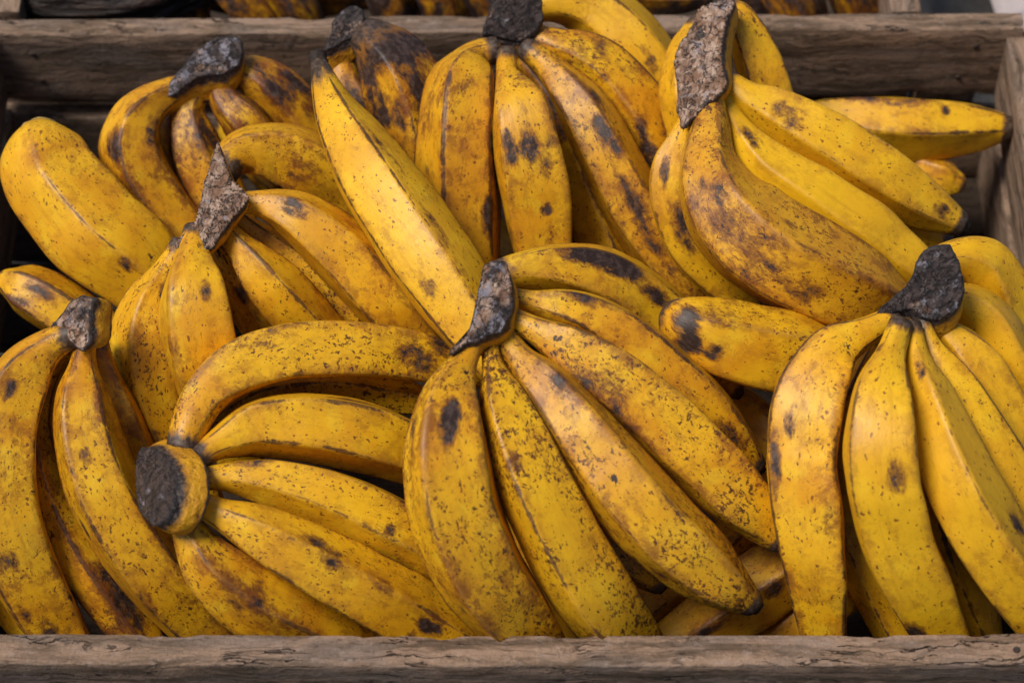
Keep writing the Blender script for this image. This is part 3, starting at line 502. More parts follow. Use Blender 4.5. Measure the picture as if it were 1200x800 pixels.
  pts=[(-1.15,77.02,6.97,0.43),(-0.92,75.26,6.75,0.53),(-0.55,73.63,6.43,1.07),(-0.06,72.21,5.91,1.39),(0.5,70.89,5.29,1.6),(1.11,69.73,4.5,1.72),(1.43,69.19,4.05,1.75),(2.12,68.21,3.05,1.8),(2.86,67.34,1.91,1.85),(3.66,66.57,0.62,1.86),(4.58,66.03,-0.93,1.74),(5.59,65.65,-2.69,1.53)]),
'K5': dict(hand='K', o={'nd': 1.6}, br=[[-2.89, 71.16, 8.15, 0.4, 2.6, 1.5], [-4.65, 71.45, 7.03, 0.32, 3.0, 0.8], [-2.23, 65.02, 1.34, 0.2, 1.5, 0.7], [0.01, 66.62, 2.76, 0.24, 1.2, 0.8]],
  pts=[(-1.39,76.87,7.52,0.5),(-2.19,75.26,7.3,0.63),(-2.82,73.65,6.97,1.27),(-3.03,71.99,6.56,1.77),(-3.03,70.5,5.89,2.07),(-2.85,69.23,4.92,2.17),(-2.68,68.67,4.35,2.2),(-2.16,67.67,3.12,2.21),(-1.47,66.87,1.67,2.15),(-0.56,66.35,-0.03,2.02),(0.42,65.93,-1.86,1.82),(1.42,65.62,-3.94,1.46)]),
'K6': dict(hand='K', o={'nd': 0.8, 'tip': 1}, br=[],
  pts=[(-0.62,77.69,5.4,0.71),(-0.14,76.74,4.53,0.79),(0.42,75.79,3.71,0.91),(1.0,74.83,2.91,1.07),(1.62,73.88,2.13,1.22),(2.31,72.96,1.37,1.31),(2.69,72.52,1.0,1.34),(3.5,71.67,0.27,1.37),(4.35,70.85,-0.45,1.35),(5.23,70.07,-1.19,1.22),(6.18,69.36,-1.95,0.96),(7.23,68.82,-2.8,0.48)]),
'N1': dict(hand='N', o={'nd': 0.4, 'ra': -0.55, 'rl': 1.15}, br=[[15.25, 73.56, 6.15, 0.33, 2.0, 0.9], [13.16, 72.49, 5.78, 0.25, 3.6, 0.95], [15.03, 69.57, 3.36, 0.29, 5.0, 1.0], [12.52, 71.18, 4.24, 0.25, 5.0, 0.9], [14.92, 66.81, -1.1, 0.21, 1.6, 1.1], [15.5, 67.87, 0.6, 0.29, 2.0, 1.0]],
  pts=[(18.7,78.45,6.33,0.62),(17.08,77.5,6.31,0.78),(15.59,76.72,5.94,1.33),(14.7,75.29,5.37,1.7),(14.22,73.82,4.61,1.86),(14.05,72.39,3.69,1.83),(14.04,71.7,3.19,1.82),(14.24,70.39,2.1,1.79),(14.51,69.21,0.83,1.7),(14.8,68.18,-0.71,1.54),(15.11,67.23,-2.42,1.33),(15.43,66.32,-4.23,1.08)]),
'N2': dict(hand='N', o={'nd': 0.8, 'ra': 0.8, 'rl': 0.9}, br=[[19.35, 65.53, -1.3, 0.46, 1.6, 1.1], [19.32, 66.5, 1.41, 0.25, 1.3, 0.9], [17.85, 68.91, 6.51, 0.4, 2.0, 0.45], [17.43, 75.36, 7.96, 0.2, 1.0, 0.8]],
  pts=[(18.67,77.1,7.68,0.57),(18.05,75.4,7.48,0.74),(17.5,73.73,7.27,1.27),(17.29,72.16,6.84,1.63),(17.27,70.8,6.12,1.83),(17.46,69.74,4.98,1.86),(17.63,69.29,4.31,1.87),(18.11,68.46,2.87,1.86),(18.76,67.72,1.35,1.82),(19.57,67.08,-0.27,1.74),(20.42,66.51,-2.02,1.55),(21.29,65.95,-3.85,1.29)]),
'N3': dict(hand='N', o={'nd': 1, 'ra': -0.2, 'rl': 0.8}, br=[[21.36, 68.78, 5.7, 0.24, 1.4, 1.1], [19.44, 74.26, 7.27, 0.24, 3.0, 0.9], [23.71, 68.05, 3.86, 0.36, 1.5, 0.7]],
  pts=[(19.27,77.49,7.04,0.5),(19.37,75.66,6.79,0.66),(19.73,74.06,6.33,1.13),(20.14,72.57,5.78,1.42),(20.63,71.16,5.15,1.63),(21.23,69.89,4.4,1.76),(21.59,69.32,3.96,1.79),(22.43,68.34,2.92,1.82),(23.37,67.51,1.69,1.79),(24.4,66.8,0.3,1.72),(25.48,66.21,-1.32,1.58),(26.6,65.76,-3.29,1.2)]),
'N4': dict(hand='N', o={'nd': 0.8}, br=[],
  pts=[(19.9,78.19,6.47,0.44),(20.27,77.0,6.13,0.49),(20.84,76.02,5.66,0.79),(21.42,75.09,5.14,1.05),(21.96,74.14,4.59,1.23),(22.51,73.23,4.0,1.36),(22.79,72.8,3.68,1.41),(23.38,71.96,3.01,1.49),(24.0,71.19,2.24,1.53),(24.65,70.5,1.34,1.52),(25.33,69.87,0.36,1.49),(26.01,69.22,-0.61,1.45)]),
'N5': dict(hand='N', o={'nd': 0.6}, br=[],
  pts=[(20.57,79.65,5.6,0.59),(21.12,78.47,5.42,0.66),(21.98,77.81,4.85,1.06),(22.71,77.08,4.19,1.33),(23.28,76.23,3.51,1.45),(23.83,75.43,2.75,1.53),(24.1,75.03,2.35,1.56),(24.63,74.24,1.52,1.6),(25.18,73.49,0.65,1.6),(25.8,72.78,-0.24,1.56),(26.45,72.08,-1.14,1.48),(27.09,71.36,-2.02,1.39)]),
'N6': dict(hand='N', o={'nd': 0.6}, br=[],
  pts=[(20.96,81.02,5.2,0.72),(21.99,80.71,5.0,0.85),(22.99,80.4,4.55,1.15),(23.75,79.84,3.92,1.33),(24.31,79.17,3.21,1.41),(24.82,78.5,2.42,1.46),(25.04,78.16,2.0,1.48),(25.46,77.48,1.17,1.5),(25.89,76.78,0.35,1.5),(26.35,76.07,-0.44,1.46),(26.84,75.36,-1.21,1.39),(27.32,74.65,-1.98,1.33)]),
'N7': dict(hand='N', o={'nd': 0.4}, br=[],
  pts=[(20.92,82.46,5.57,0.72),(21.79,82.81,5.52,0.84),(22.74,83.13,5.17,1.09),(23.62,83.19,4.57,1.32),(24.24,82.9,3.85,1.39),(24.7,82.48,3.13,1.43),(24.86,82.22,2.78,1.44),(25.14,81.68,2.1,1.44),(25.42,81.14,1.41,1.43),(25.73,80.61,0.72,1.38),(26.05,80.09,0.01,1.32),(26.36,79.56,-0.7,1.26)]),
'N8': dict(hand='N', o={'nd': 0.8}, br=[],
  pts=[(18.51,78.82,4.6,0.66),(17.78,78.01,3.59,0.72),(17.19,76.98,2.71,0.83),(16.67,75.79,1.98,0.99),(16.34,74.56,1.22,1.13),(16.38,73.35,0.39,1.19),(16.5,72.76,-0.04,1.2),(16.81,71.64,-0.96,1.22),(17.23,70.61,-1.97,1.23),(17.79,69.67,-3.08,1.22),(18.5,68.87,-4.32,1.18),(19.26,68.1,-5.6,1.14)]),
'N9': dict(hand='N', o={'nd': 0.8}, br=[],
  pts=[(19.7,78.71,4.4,0.72),(19.86,77.66,3.53,0.82),(20.01,76.61,2.67,0.92),(20.13,75.51,1.87,1.02),(20.23,74.38,1.11,1.12),(20.39,73.29,0.3,1.21),(20.53,72.79,-0.14,1.24),(20.86,71.81,-1.08,1.28),(21.26,70.9,-2.09,1.31),(21.77,70.06,-3.18,1.3),(22.4,69.32,-4.38,1.25),(23.06,68.6,-5.6,1.19)]),
'L1': dict(hand='', o={'nd': 0, 'smooth': 1}, br=[[-24.81, 85.56, -0.58, 0.32, 2.2, 0.9], [-25.89, 85.28, -1.11, 0.27, 2.0, 1.0]],
  pts=[(-20.35,83.64,-4.0,1.21),(-20.91,83.96,-3.7,1.25),(-21.47,84.29,-3.39,1.3),(-22.04,84.6,-3.09,1.34),(-22.62,84.9,-2.8,1.37),(-23.2,85.19,-2.52,1.41),(-23.5,85.33,-2.38,1.42),(-24.09,85.62,-2.11,1.44),(-24.7,85.92,-1.88,1.43),(-25.33,86.23,-1.71,1.36),(-25.98,86.55,-1.57,1.2),(-26.67,86.85,-1.5,0.79)]),
'L2': dict(hand='', o={'nd': 0, 'cut': 1, 'ra': 0.9, 'rl': 0.9}, br=[[-18.74, 85.72, -0.07, 0.54, 1.4, 0.9], [-25.12, 88.45, 0.34, 0.32, 2.0, 1.0], [-25.64, 89.06, 1.12, 0.27, 1.5, 0.6], [-19.99, 86.05, 0.95, 0.27, 1.5, 0.7]],
  pts=[(-25.39,94.58,1.53,1.14),(-25.03,92.95,1.64,2.2),(-24.55,91.7,1.4,2.42),(-23.85,90.7,1.09,2.52),(-23.08,89.81,0.76,2.58),(-22.26,89.0,0.39,2.61),(-21.84,88.65,0.18,2.6),(-20.96,88.09,-0.29,2.52),(-20.06,87.62,-0.82,2.4),(-19.22,87.14,-1.45,2.23),(-18.42,86.69,-2.17,2.01),(-17.63,86.23,-2.91,1.78)]),
'E': dict(hand='', o={'nd': 1.6, 'dry': 1, 'ra': -0.42, 'rl': 1.1}, br=[[-5.92, 87.11, 7.2, 0.26, 8.0, 0.72], [-4.23, 80.86, 5.53, 0.39, 1.3, 0.7], [-3.81, 83.64, 6.69, 0.26, 5.0, 0.6]],
  pts=[(-10.17,95.33,6.41,0.42),(-9.64,93.39,6.35,0.83),(-8.99,91.66,6.17,1.27),(-8.19,90.05,5.98,1.64),(-7.37,88.53,5.76,1.89),(-6.52,87.07,5.51,2.02),(-6.09,86.37,5.38,2.06),(-5.23,85.0,5.09,2.11),(-4.37,83.68,4.76,2.12),(-3.52,82.41,4.39,2.06),(-2.69,81.19,3.94,1.88),(-1.87,80.0,3.47,1.67)]),
'J': dict(hand='', o={'nd': 0.5, 'tip': 1, 'ra': -0.8, 'rl': 1.0}, br=[[21.32, 98.97, -0.78, 0.29, 6.0, 0.9], [24.03, 98.44, -0.91, 0.19, 1.0, 1.0], [22.65, 97.06, -1.49, 0.29, 2.0, 0.5]],
  pts=[(15.29,98.71,-2.64,0.89),(16.47,98.93,-2.51,1.11),(17.65,99.03,-2.41,1.31),(18.84,98.89,-2.39,1.49),(20.01,98.72,-2.36,1.62),(21.19,98.6,-2.33,1.68),(21.78,98.55,-2.33,1.69),(22.98,98.51,-2.35,1.67),(24.18,98.57,-2.38,1.55),(25.38,98.63,-2.41,1.36),(26.58,98.61,-2.42,1.1),(27.76,98.52,-2.43,0.69)]),
'J2': dict(hand='', o={'nd': 0.3, 'smooth': 1}, br=[],
  pts=[(18.66,98.71,-5.26,1.2),(19.27,98.52,-5.17,1.22),(19.88,98.34,-5.09,1.25),(20.49,98.18,-5.03,1.27),(21.09,98.0,-4.99,1.29),(21.69,97.8,-4.96,1.3),(21.99,97.67,-4.93,1.3),(22.56,97.38,-4.86,1.3),(23.13,97.07,-4.76,1.29),(23.7,96.76,-4.63,1.26),(24.26,96.47,-4.49,1.14),(24.85,96.26,-4.47,0.74)]),
'M': dict(hand='', o={'nd': 0.9}, br=[[8.68, 79.4, 4.89, 0.55, 1.0, 1.4], [10.02, 78.11, 3.99, 0.38, 1.3, 0.8], [10.33, 79.55, 4.91, 0.51, 2.0, 0.5], [8.75, 78.52, 4.29, 0.55, 1.0, 1.3]],
  pts=[(7.96,81.01,3.42,0.79),(8.61,80.22,3.59,1.54),(9.37,79.9,3.35,1.79),(10.19,79.78,3.02,1.93),(11.03,79.74,2.67,2.03),(11.89,79.73,2.32,2.08),(12.33,79.74,2.14,2.1),(13.2,79.77,1.8,2.12),(14.08,79.8,1.43,2.1),(14.96,79.86,0.98,2.0),(15.85,79.94,0.45,1.86),(16.75,80.02,-0.08,1.7)]),
'O1': dict(hand='', o={'nd': 0.3}, br=[[12.91, 69.13, -3.63, 0.39, 1.3, 1.0], [9.74, 67.69, -4.92, 0.3, 3.0, 1.0]],
  pts=[(7.07,67.38,-7.14,1.06),(7.99,67.87,-6.76,1.24),(8.9,68.34,-6.37,1.4),(9.82,68.78,-5.94,1.52),(10.74,69.22,-5.51,1.63),(11.65,69.7,-5.13,1.68),(12.1,69.96,-4.95,1.69),(13.0,70.51,-4.62,1.69),(13.9,71.1,-4.33,1.65),(14.8,71.76,-4.13,1.56),(15.71,72.49,-4.01,1.41),(16.62,73.23,-3.89,1.25)]),
'O2': dict(hand='', o={'nd': 0.3}, br=[],
  pts=[(5.19,68.29,-8.02,1.07),(5.7,68.8,-7.69,1.16),(6.21,69.32,-7.38,1.25),(6.74,69.83,-7.09,1.33),(7.32,70.3,-6.82,1.39),(7.93,70.72,-6.55,1.44),(8.24,70.93,-6.42,1.46),(8.85,71.37,-6.17,1.47),(9.47,71.86,-5.99,1.46),(10.1,72.39,-5.88,1.43),(10.73,72.93,-5.8,1.39),(11.36,73.48,-5.71,1.35)]),
'O3': dict(hand='', o={'nd': 0.3}, br=[],
  pts=[(12.5,67.69,-7.83,0.89),(12.88,67.99,-7.62,0.96),(13.26,68.28,-7.4,1.04),(13.64,68.58,-7.18,1.12),(14.03,68.88,-6.99,1.19),(14.44,69.19,-6.86,1.24),(14.66,69.35,-6.81,1.26),(15.1,69.67,-6.74,1.29),(15.55,69.99,-6.7,1.31),(16.02,70.32,-6.68,1.32),(16.48,70.66,-6.66,1.33),(16.94,70.99,-6.64,1.34)]),
'O4': dict(hand='', o={'nd': 0.6}, br=[],
  pts=[(9.92,82.33,-4.5,1.02),(10.53,81.85,-4.52,1.15),(11.15,81.37,-4.54,1.28),(11.73,80.87,-4.6,1.38),(12.27,80.32,-4.67,1.45),(12.78,79.76,-4.77,1.49),(13.03,79.47,-4.82,1.5),(13.51,78.92,-4.97,1.51),(13.98,78.38,-5.18,1.5),(14.43,77.86,-5.45,1.46),(14.88,77.35,-5.73,1.42),(15.32,76.83,-6.0,1.37)]),
'P1': dict(hand='', o={'nd': 0.5}, br=[],
  pts=[(-1.8,78.12,-7.12,1.11),(-1.33,76.94,-7.12,1.23),(-0.87,75.76,-7.11,1.35),(-0.39,74.65,-7.14,1.45),(0.17,73.64,-7.24,1.52),(0.81,72.73,-7.4,1.55),(1.15,72.31,-7.49,1.56),(1.83,71.51,-7.73,1.56),(2.51,70.76,-8.05,1.54),(3.14,70.07,-8.54,1.47),(3.77,69.49,-9.23,1.33),(4.39,68.88,-9.88,1.17)]),
'P4': dict(hand='', o={'nd': 0.5}, br=[],
  pts=[(-5.35,98.89,-5.76,1.2),(-4.5,97.49,-5.76,1.31),(-3.68,96.15,-5.85,1.42),(-2.86,94.87,-5.97,1.53),(-1.99,93.57,-6.0,1.62),(-1.04,92.39,-6.0,1.68),(-0.51,91.87,-5.98,1.7),(0.64,91.03,-5.96,1.7),(1.84,90.42,-5.99,1.65),(3.09,90.02,-6.12,1.55),(4.36,89.81,-6.31,1.4),(5.64,89.6,-6.49,1.26)]),
'P8': dict(hand='', o={'nd': 0.5}, br=[],
  pts=[(-16.31,102.47,-6.13,1.22),(-15.34,101.23,-6.13,1.33),(-14.4,99.99,-6.14,1.44),(-13.46,98.8,-6.16,1.54),(-12.48,97.73,-6.22,1.63),(-11.42,96.86,-6.35,1.68),(-10.88,96.49,-6.43,1.69),(-9.75,95.92,-6.64,1.69),(-8.57,95.56,-6.9,1.66),(-7.35,95.52,-7.23,1.58),(-6.12,95.92,-7.64,1.45),(-4.87,96.33,-8.0,1.3)]),
'O8': dict(hand='', o={'nd': 0.5}, br=[],
  pts=[(-27.16,77.21,-9.0,1.03),(-26.99,76.35,-8.99,1.1),(-26.86,75.49,-8.98,1.18),(-26.72,74.64,-8.96,1.26),(-26.52,73.81,-8.97,1.32),(-26.24,73.02,-9.0,1.37),(-26.07,72.66,-9.02,1.38),(-25.65,72.0,-9.1,1.39),(-25.18,71.39,-9.19,1.39),(-24.69,70.82,-9.3,1.38),(-24.19,70.25,-9.4,1.36),(-23.72,69.67,-9.5,1.36)]),
'Q1': dict(hand='', o={'nd': 9}, br=[],
  pts=[(-29.04,110.6,-3.2,1.0),(-27.62,109.87,-3.6,1.71),(-24.58,109.59,-3.6,2.01),(-21.58,109.73,-3.6,1.81),(-19.89,110.35,-3.8,1.11)]),
'Q2': dict(hand='', o={'nd': 2}, br=[],
  pts=[(-20.36,114.87,-2.5,0.92),(-20.01,112.31,-3.5,1.32),(-19.46,111.1,-5.5,1.43),(-19.0,110.56,-7.5,0.92)]),
'Q3': dict(hand='', o={'nd': 1}, br=[],
  pts=[(-18.24,114.35,-2.0,0.91),(-17.02,111.45,-3.0,1.31),(-15.19,110.12,-5.0,1.32),(-13.83,109.86,-7.5,0.92)]),
'Q4': dict(hand='', o={'nd': 1}, br=[],
  pts=[(-15.71,114.35,-2.0,0.91),(-14.5,111.45,-3.0,1.31),(-12.86,110.26,-5.0,1.32),(-11.68,109.86,-7.5,0.92)]),
'Q5': dict(hand='', o={'nd': 1}, br=[],
  pts=[(-8.11,114.35,-2.0,0.91),(-7.65,111.45,-3.0,1.31),(-6.99,110.4,-5.0,1.37),(-6.15,109.86,-7.5,0.92)]),
'Q6': dict(hand='', o={'nd': 1}, br=[],
  pts=[(-5.57,114.35,-2.0,0.91),(-4.94,111.45,-3.0,1.31),(-3.95,110.4,-5.0,1.32),(-3.07,109.86,-7.5,0.92)]),
'Q7': dict(hand='', o={'nd': 1}, br=[],
  pts=[(-2.79,114.35,-2.0,0.91),(-2.22,111.45,-3.0,1.31),(-1.22,110.4,-5.0,1.32),(-0.51,109.86,-7.5,0.92)]),
'Q8': dict(hand='', o={'nd': 0.3, 'tip': 1}, br=[],
  pts=[(1.97,108.3,-0.6,0.69),(4.42,107.53,-1.0,1.08),(6.89,107.51,-1.4,0.93),(9.37,107.77,-1.8,0.69),(11.3,108.29,-2.2,0.45)]),
'Q9': dict(hand='', o={'nd': 1}, br=[],
  pts=[(12.98,114.87,-2.5,0.92),(13.56,111.95,-3.5,1.11),(14.66,110.89,-5.5,1.12),(15.47,109.86,-7.5,0.77)]),
'Q10': dict(hand='', o={'nd': 1}, br=[],
  pts=[(14.69,114.35,-2.0,0.91),(15.51,111.45,-3.0,1.36),(16.87,110.01,-4.6,1.46),(18.18,109.86,-7.5,1.02)]),
'Q11': dict(hand='', o={'nd': 2}, br=[],
  pts=[(19.09,114.87,-2.5,0.76),(19.73,111.95,-3.5,1.21),(20.66,110.89,-5.5,1.27),(21.51,109.86,-7.5,0.77)]),
'Q12': dict(hand='', o={'nd': 2}, br=[],
  pts=[(-21.36,115.09,-7.0,0.94),(-17.71,114.42,-7.5,1.46),(-13.0,113.98,-7.5,1.56),(-8.86,114.42,-7.5,1.25)]),
}
CROWNS = {
'A': dict(face=[[-17.64,97.28,3.92],[-17.06,97.93,4.3],[-16.29,98.43,4.56],[-15.38,98.7,4.67],[-14.69,98.58,4.54],[-14.51,98.03,4.19],[-14.77,97.4,3.8],[-15.5,96.98,3.58],[-16.41,96.86,3.57],[-17.14,96.6,3.45],[-17.99,96.02,3.14],[-18.63,95.88,3.09],[-18.32,96.55,3.5]], off=[-0.02,-0.24,-1.9], sc=0.92, fib=0.35, scars=[]),
'B': dict(face=[[-14.93,89.0,7.05],[-14.59,88.02,6.8],[-14.16,86.99,6.54],[-13.3,86.02,6.28],[-13.74,85.33,6.1],[-14.23,84.69,5.94],[-14.67,84.01,5.76],[-14.95,83.42,5.6],[-15.7,83.15,5.53],[-16.74,83.42,5.6],[-16.6,83.97,5.74],[-15.95,84.69,5.94],[-15.69,85.7,6.2],[-15.53,86.86,6.5],[-15.31,87.79,6.74]], off=[0.11,0.52,-1.3], sc=0.9, fib=0.95),
'C': dict(face=[[-21.8,79.18,6.06],[-21.53,79.4,6.39],[-20.88,79.31,6.84],[-20.22,78.97,7.15],[-20.4,78.6,6.81],[-20.47,77.79,6.3],[-20.45,77.24,6.0],[-20.86,77.0,5.56],[-21.38,77.54,5.46],[-22.05,78.21,5.33],[-22.86,78.61,4.94],[-22.26,78.85,5.53]], off=[1.07,0.69,-0.9], sc=0.8, fib=0.5),
'D': dict(face=[[-18.08,72.06,2.95],[-17.93,72.63,3.21],[-17.3,72.37,3.88],[-16.7,71.68,4.45],[-16.01,70.4,5.03],[-15.75,69.35,5.15],[-15.87,68.35,4.85],[-16.2,67.93,4.39],[-16.81,68.08,3.72],[-17.43,68.98,3.16],[-17.82,69.9,2.87],[-18.01,71.12,2.87]], off=[1.31,0.72,-1.0], sc=1.34, fib=0.15),
'F': dict(face=[[-10.08,97.96,4.4],[-9.73,98.84,4.8],[-9.65,99.36,5.04],[-9.2,99.94,5.3],[-8.51,100.25,5.44],[-8.05,99.94,5.3],[-7.99,99.27,5.0],[-8.26,98.84,4.8],[-8.72,98.57,4.68],[-9.26,98.31,4.56],[-9.63,98.13,4.48]], off=[0.03,-0.5,-1.6], sc=0.9, fib=0.3),
'G': dict(face=[[-0.91,99.76,6.98],[0.23,99.93,7.19],[1.27,99.76,6.98],[1.55,99.23,6.35],[1.55,98.8,5.83],[1.14,98.36,5.3],[0.46,98.12,5.02],[-0.23,98.15,5.06],[-0.91,98.3,5.23],[-1.55,98.36,5.3],[-1.37,98.77,5.79]], off=[0.05,-0.48,-2.0], sc=0.95, fib=0.2),
'I': dict(face=[[10.75,97.83,8.31],[11.62,97.49,8.53],[11.28,96.63,8.27],[11.13,96.05,8.11],[10.93,95.27,7.9],[10.88,93.99,7.65],[11.02,93.09,7.53],[11.0,92.58,7.43],[10.47,92.06,7.16],[9.76,91.59,6.83],[9.14,90.99,6.52],[8.79,90.83,6.37],[8.67,91.26,6.41],[8.57,92.19,6.56],[8.67,92.77,6.7],[8.57,93.92,6.89],[8.55,94.85,7.05],[8.75,95.58,7.25],[9.39,96.45,7.62],[9.77,97.25,7.89],[10.31,97.73,8.15]], off=[0.72,1.03,-1.5], sc=0.95, fib=0.85),
'K': dict(face=[[-1.31,79.34,9.2],[-0.49,79.58,9.17],[-0.2,79.17,9.02],[-0.12,78.66,8.87],[0.0,78.03,8.68],[0.0,77.4,8.5],[-0.2,76.75,8.34],[-0.49,76.18,8.21],[-1.01,75.98,8.22],[-1.54,75.6,8.17],[-2.11,75.48,8.2],[-2.63,75.02,8.14],[-2.95,74.87,8.13],[-2.83,75.21,8.22],[-2.23,75.76,8.3],[-1.95,76.41,8.45],[-1.79,77.18,8.65],[-1.63,77.91,8.84],[-1.47,78.77,9.06]], off=[0.4,0.37,-1.7], sc=0.95, fib=0.6),
'N': dict(face=[[17.59,78.21,6.78],[18.19,78.62,7.26],[18.99,79.11,7.84],[19.39,79.53,8.3],[19.58,80.03,8.8],[20.18,80.44,9.28],[20.98,80.37,9.36],[21.48,79.88,8.99],[21.73,79.26,8.45],[21.75,78.65,7.89],[21.36,78.16,7.38],[20.84,77.9,7.04],[20.15,77.89,6.92],[19.62,78.05,6.98],[19.21,78.33,7.16],[18.4,78.27,6.97]], off=[0.06,-0.23,-2.0], sc=0.95, fib=0.12),
}

TOCAM = np.array([0, -.62, .78])
def frames(P):
    T = np.gradient(P, axis=0); T /= np.linalg.norm(T, axis=1, keepdims=True)
    N = TOCAM - T * (T @ TOCAM)[:, None]; N /= np.linalg.norm(N, axis=1, keepdims=True)
    return T, N, np.cross(T, N)
HANDSPEC = dict(A=(1., 1.15, .6), B=(.9, .6, .05), C=(.85, .8, .2), D=(.75, .5, 0), F=(.8, 1.1, 1.1), G=(.8, .8, .3), I=(.6, .5, .0), K=(.95, .7, .05), N=(.5, .42, 0))
ONESPEC = dict(L2=(.62, .62, .05), E=(.55, .45, 0), J=(.3, .45, 0), M=(.8, .6, 0), I3=(.35, .25, 0), I4=(.55, .4, 0), I2=(.9, .85, .0), G6=(.35, .35, 0), B5=(1.05, .5, 0), K5=(.85, .8, 0), D5=(.9, .85, 0),
               K4=(1.05, .45, 0), K0=(.65, .5, 0), N1=(.55, .6, .05), D1=(.95, .6, 0), A1=(.8, .9, .15), B0=(.8, .85, 0), L1=(.8, .6, .1))
def make_banana(key, d, parent=None, base=Vector((0, 0, 0)), nr=96, ns=72):
    rng = np.random.RandomState(sum(ord(ch) * 31 ** i for i, ch in enumerate(key)) % 99991)
    o = d['o']; P = np.array(d['pts'], float)
    black = key == 'Q1'; back = key[0] == 'Q'
    # run the fruit out to its blossom end
    t = P[-1, :3] - P[-2, :3]; t /= np.linalg.norm(t); r = P[-1, 3]
    bend = P[-1, :3] - 2 * P[-3, :3] + P[-5, :3] if len(P) > 5 else np.zeros(3)
    bend = bend / (np.linalg.norm(bend) + 1e-6) * .12
    if o.get('tip'):
        P = np.vstack([P, [*(P[-1, :3] + t * r * .30), r * .88]])
    elif o.get('smooth'):
        P = np.vstack([P, [*(P[-1, :3] + t * r * .45), r * .74], [*(P[-1, :3] + t * r * .75), r * .42]])
    else:
        a = P[-1, :3]
        for f, q in ((.9, .86), (1.7, .62), (2.3, .42), (2.6, .36)):
            P = np.vstack([P, [*(a + (t + bend * f * .5) * r * f), r * q]])
    S, s = resample(P, nr)
    C, R = S[:, :3], np.maximum(S[:, 3], .12)
    L = s[-1]
    T, N, Bn = frames(C)
    th = np.linspace(0, 2 * np.pi, ns, endpoint=False)
    # angular rounded-polygon section with soft ridges that fade at the ends
    nf = 5 if rng.rand() < .65 or key in ('E', 'L2', 'M', 'K0') else 4
    ang0 = rng.uniform(0, 2 * np.pi)
    nrm = ang0 + np.arange(nf) * 2 * np.pi / nf + rng.uniform(-.13, .13, nf)
    if 'ra' in o:
        g0 = (nrm[0] + nrm[1]) / 2; nrm = nrm + math.asin(o['ra']) - g0
    rid = np.sort(np.array([(nrm[i] + (nrm[(i + 1) % nf] + (2 * np.pi if i == nf - 1 else 0))) / 2 for i in range(nf)]))
    p = rng.uniform(26, 50)
    twist = rng.uniform(-.25, .25) * (s / L - .5)
    TH = th[None, :] - twist[:, None]
    cs = np.clip(np.cos(TH[..., None] - nrm), 0, None)
    poly = (np.sum(cs ** p, -1) + 1e-9) ** (-1 / p)
    poly /= poly.mean()
    u = s / L
    amt = sstep(.02, .20, u) * sstep(1.02, .84, u) * (.72 if key in ('E', 'M', 'L2') else 1.0 if nf == 5 else .78)
    prof = 1 + (poly - 1) * amt[:, None]
    # slow lumps, flat dents
    lump = np.zeros((nr, ns))
    for q in range(6):
        lump += rng.uniform(.003, .009) * np.sin(rng.uniform(.4, 1.9) * s[:, None] + rng.randint(1, 4) * th[None, :] + rng.uniform(0, 6.28))
    if black:
        for q in range(5): lump += .03 * np.sin(rng.uniform(.2, .8) * s[:, None] + rng.randint(5, 13) * th[None, :] + rng.uniform(0, 6.28))
    RR = R[:, None] * prof * (1 + lump)
    V = C[:, None, :] + RR[..., None] * (np.cos(th)[None, :, None] * N[:, None, :] + np.sin(th)[None, :, None] * Bn[:, None, :])
    dth = np.abs((TH[..., None] - rid + np.pi) % (2 * np.pi) - np.pi)
    ridge = np.min(dth, -1) * R[:, None] / (.25 + .75 * amt[:, None])
    # bruise field
    br = np.full((nr, ns), .52 if back else 0.)
    for (bx, by, bz, brd, el, stg) in d.get('br', []):
        D = V - np.array([bx, by, bz]); j = int(np.argmin(np.linalg.norm(C - np.array([bx, by, bz]), axis=1)))
        ax = np.sum(D * T[j], -1); la = np.linalg.norm(D - ax[..., None] * T[j], axis=-1)
        dist = np.sqrt((ax / (brd * el)) ** 2 + (la / brd) ** 2)
        br = np.maximum(br, stg * sstep(1.9, .25, dist))
    nd = o.get('nd', .5) * (1 if key in ('E', 'F1', 'Q1') else .36) + .001
    dark = sstep(nd * 1.4 + .95, nd * .3 - .1, s)
    if not o.get('smooth'):
        dark = np.maximum(dark, sstep(1.1, .15, L - s) * (1.0 if o.get('tip') else .8))
    else:
        dark = np.maximum(dark * 0, sstep(.5, .05, L - s) * .7)
    if o.get('cut'): dark = sstep(.5, .1, s) * .6
    spec = ONESPEC.get(key) or HANDSPEC.get(d['hand']) or ((.8, 1., 1.25) if back else (.6, .7, .12))
    j = rng.uniform(.6, 1.3)
    one = np.ones((nr, ns))
    skin = np.stack([s[:, None] * one, R[:, None] * np.cos(th)[None, :], R[:, None] * np.sin(th)[None, :]], -1)
    me = grid_mesh('banana', V * CM - np.array(base), attrs=dict(ridge=ridge, bruise=br, dark=dark[:, None] * one, speck=(.75 + .35 * sstep(.3, .02, u) + .35 * sstep(.6, 1., u))[:, None] * one * spec[0] * j, stain_or_shade=one * spec[1],
                   rot=one * spec[2], rdark=one * o.get('rl', rng.uniform(.7, 1.05))), vattrs=dict(skin=skin))
    ob = link_mesh('banana', me, M['black' if black else 'skin'], parent)
    if parent is None:
        ob.location = base
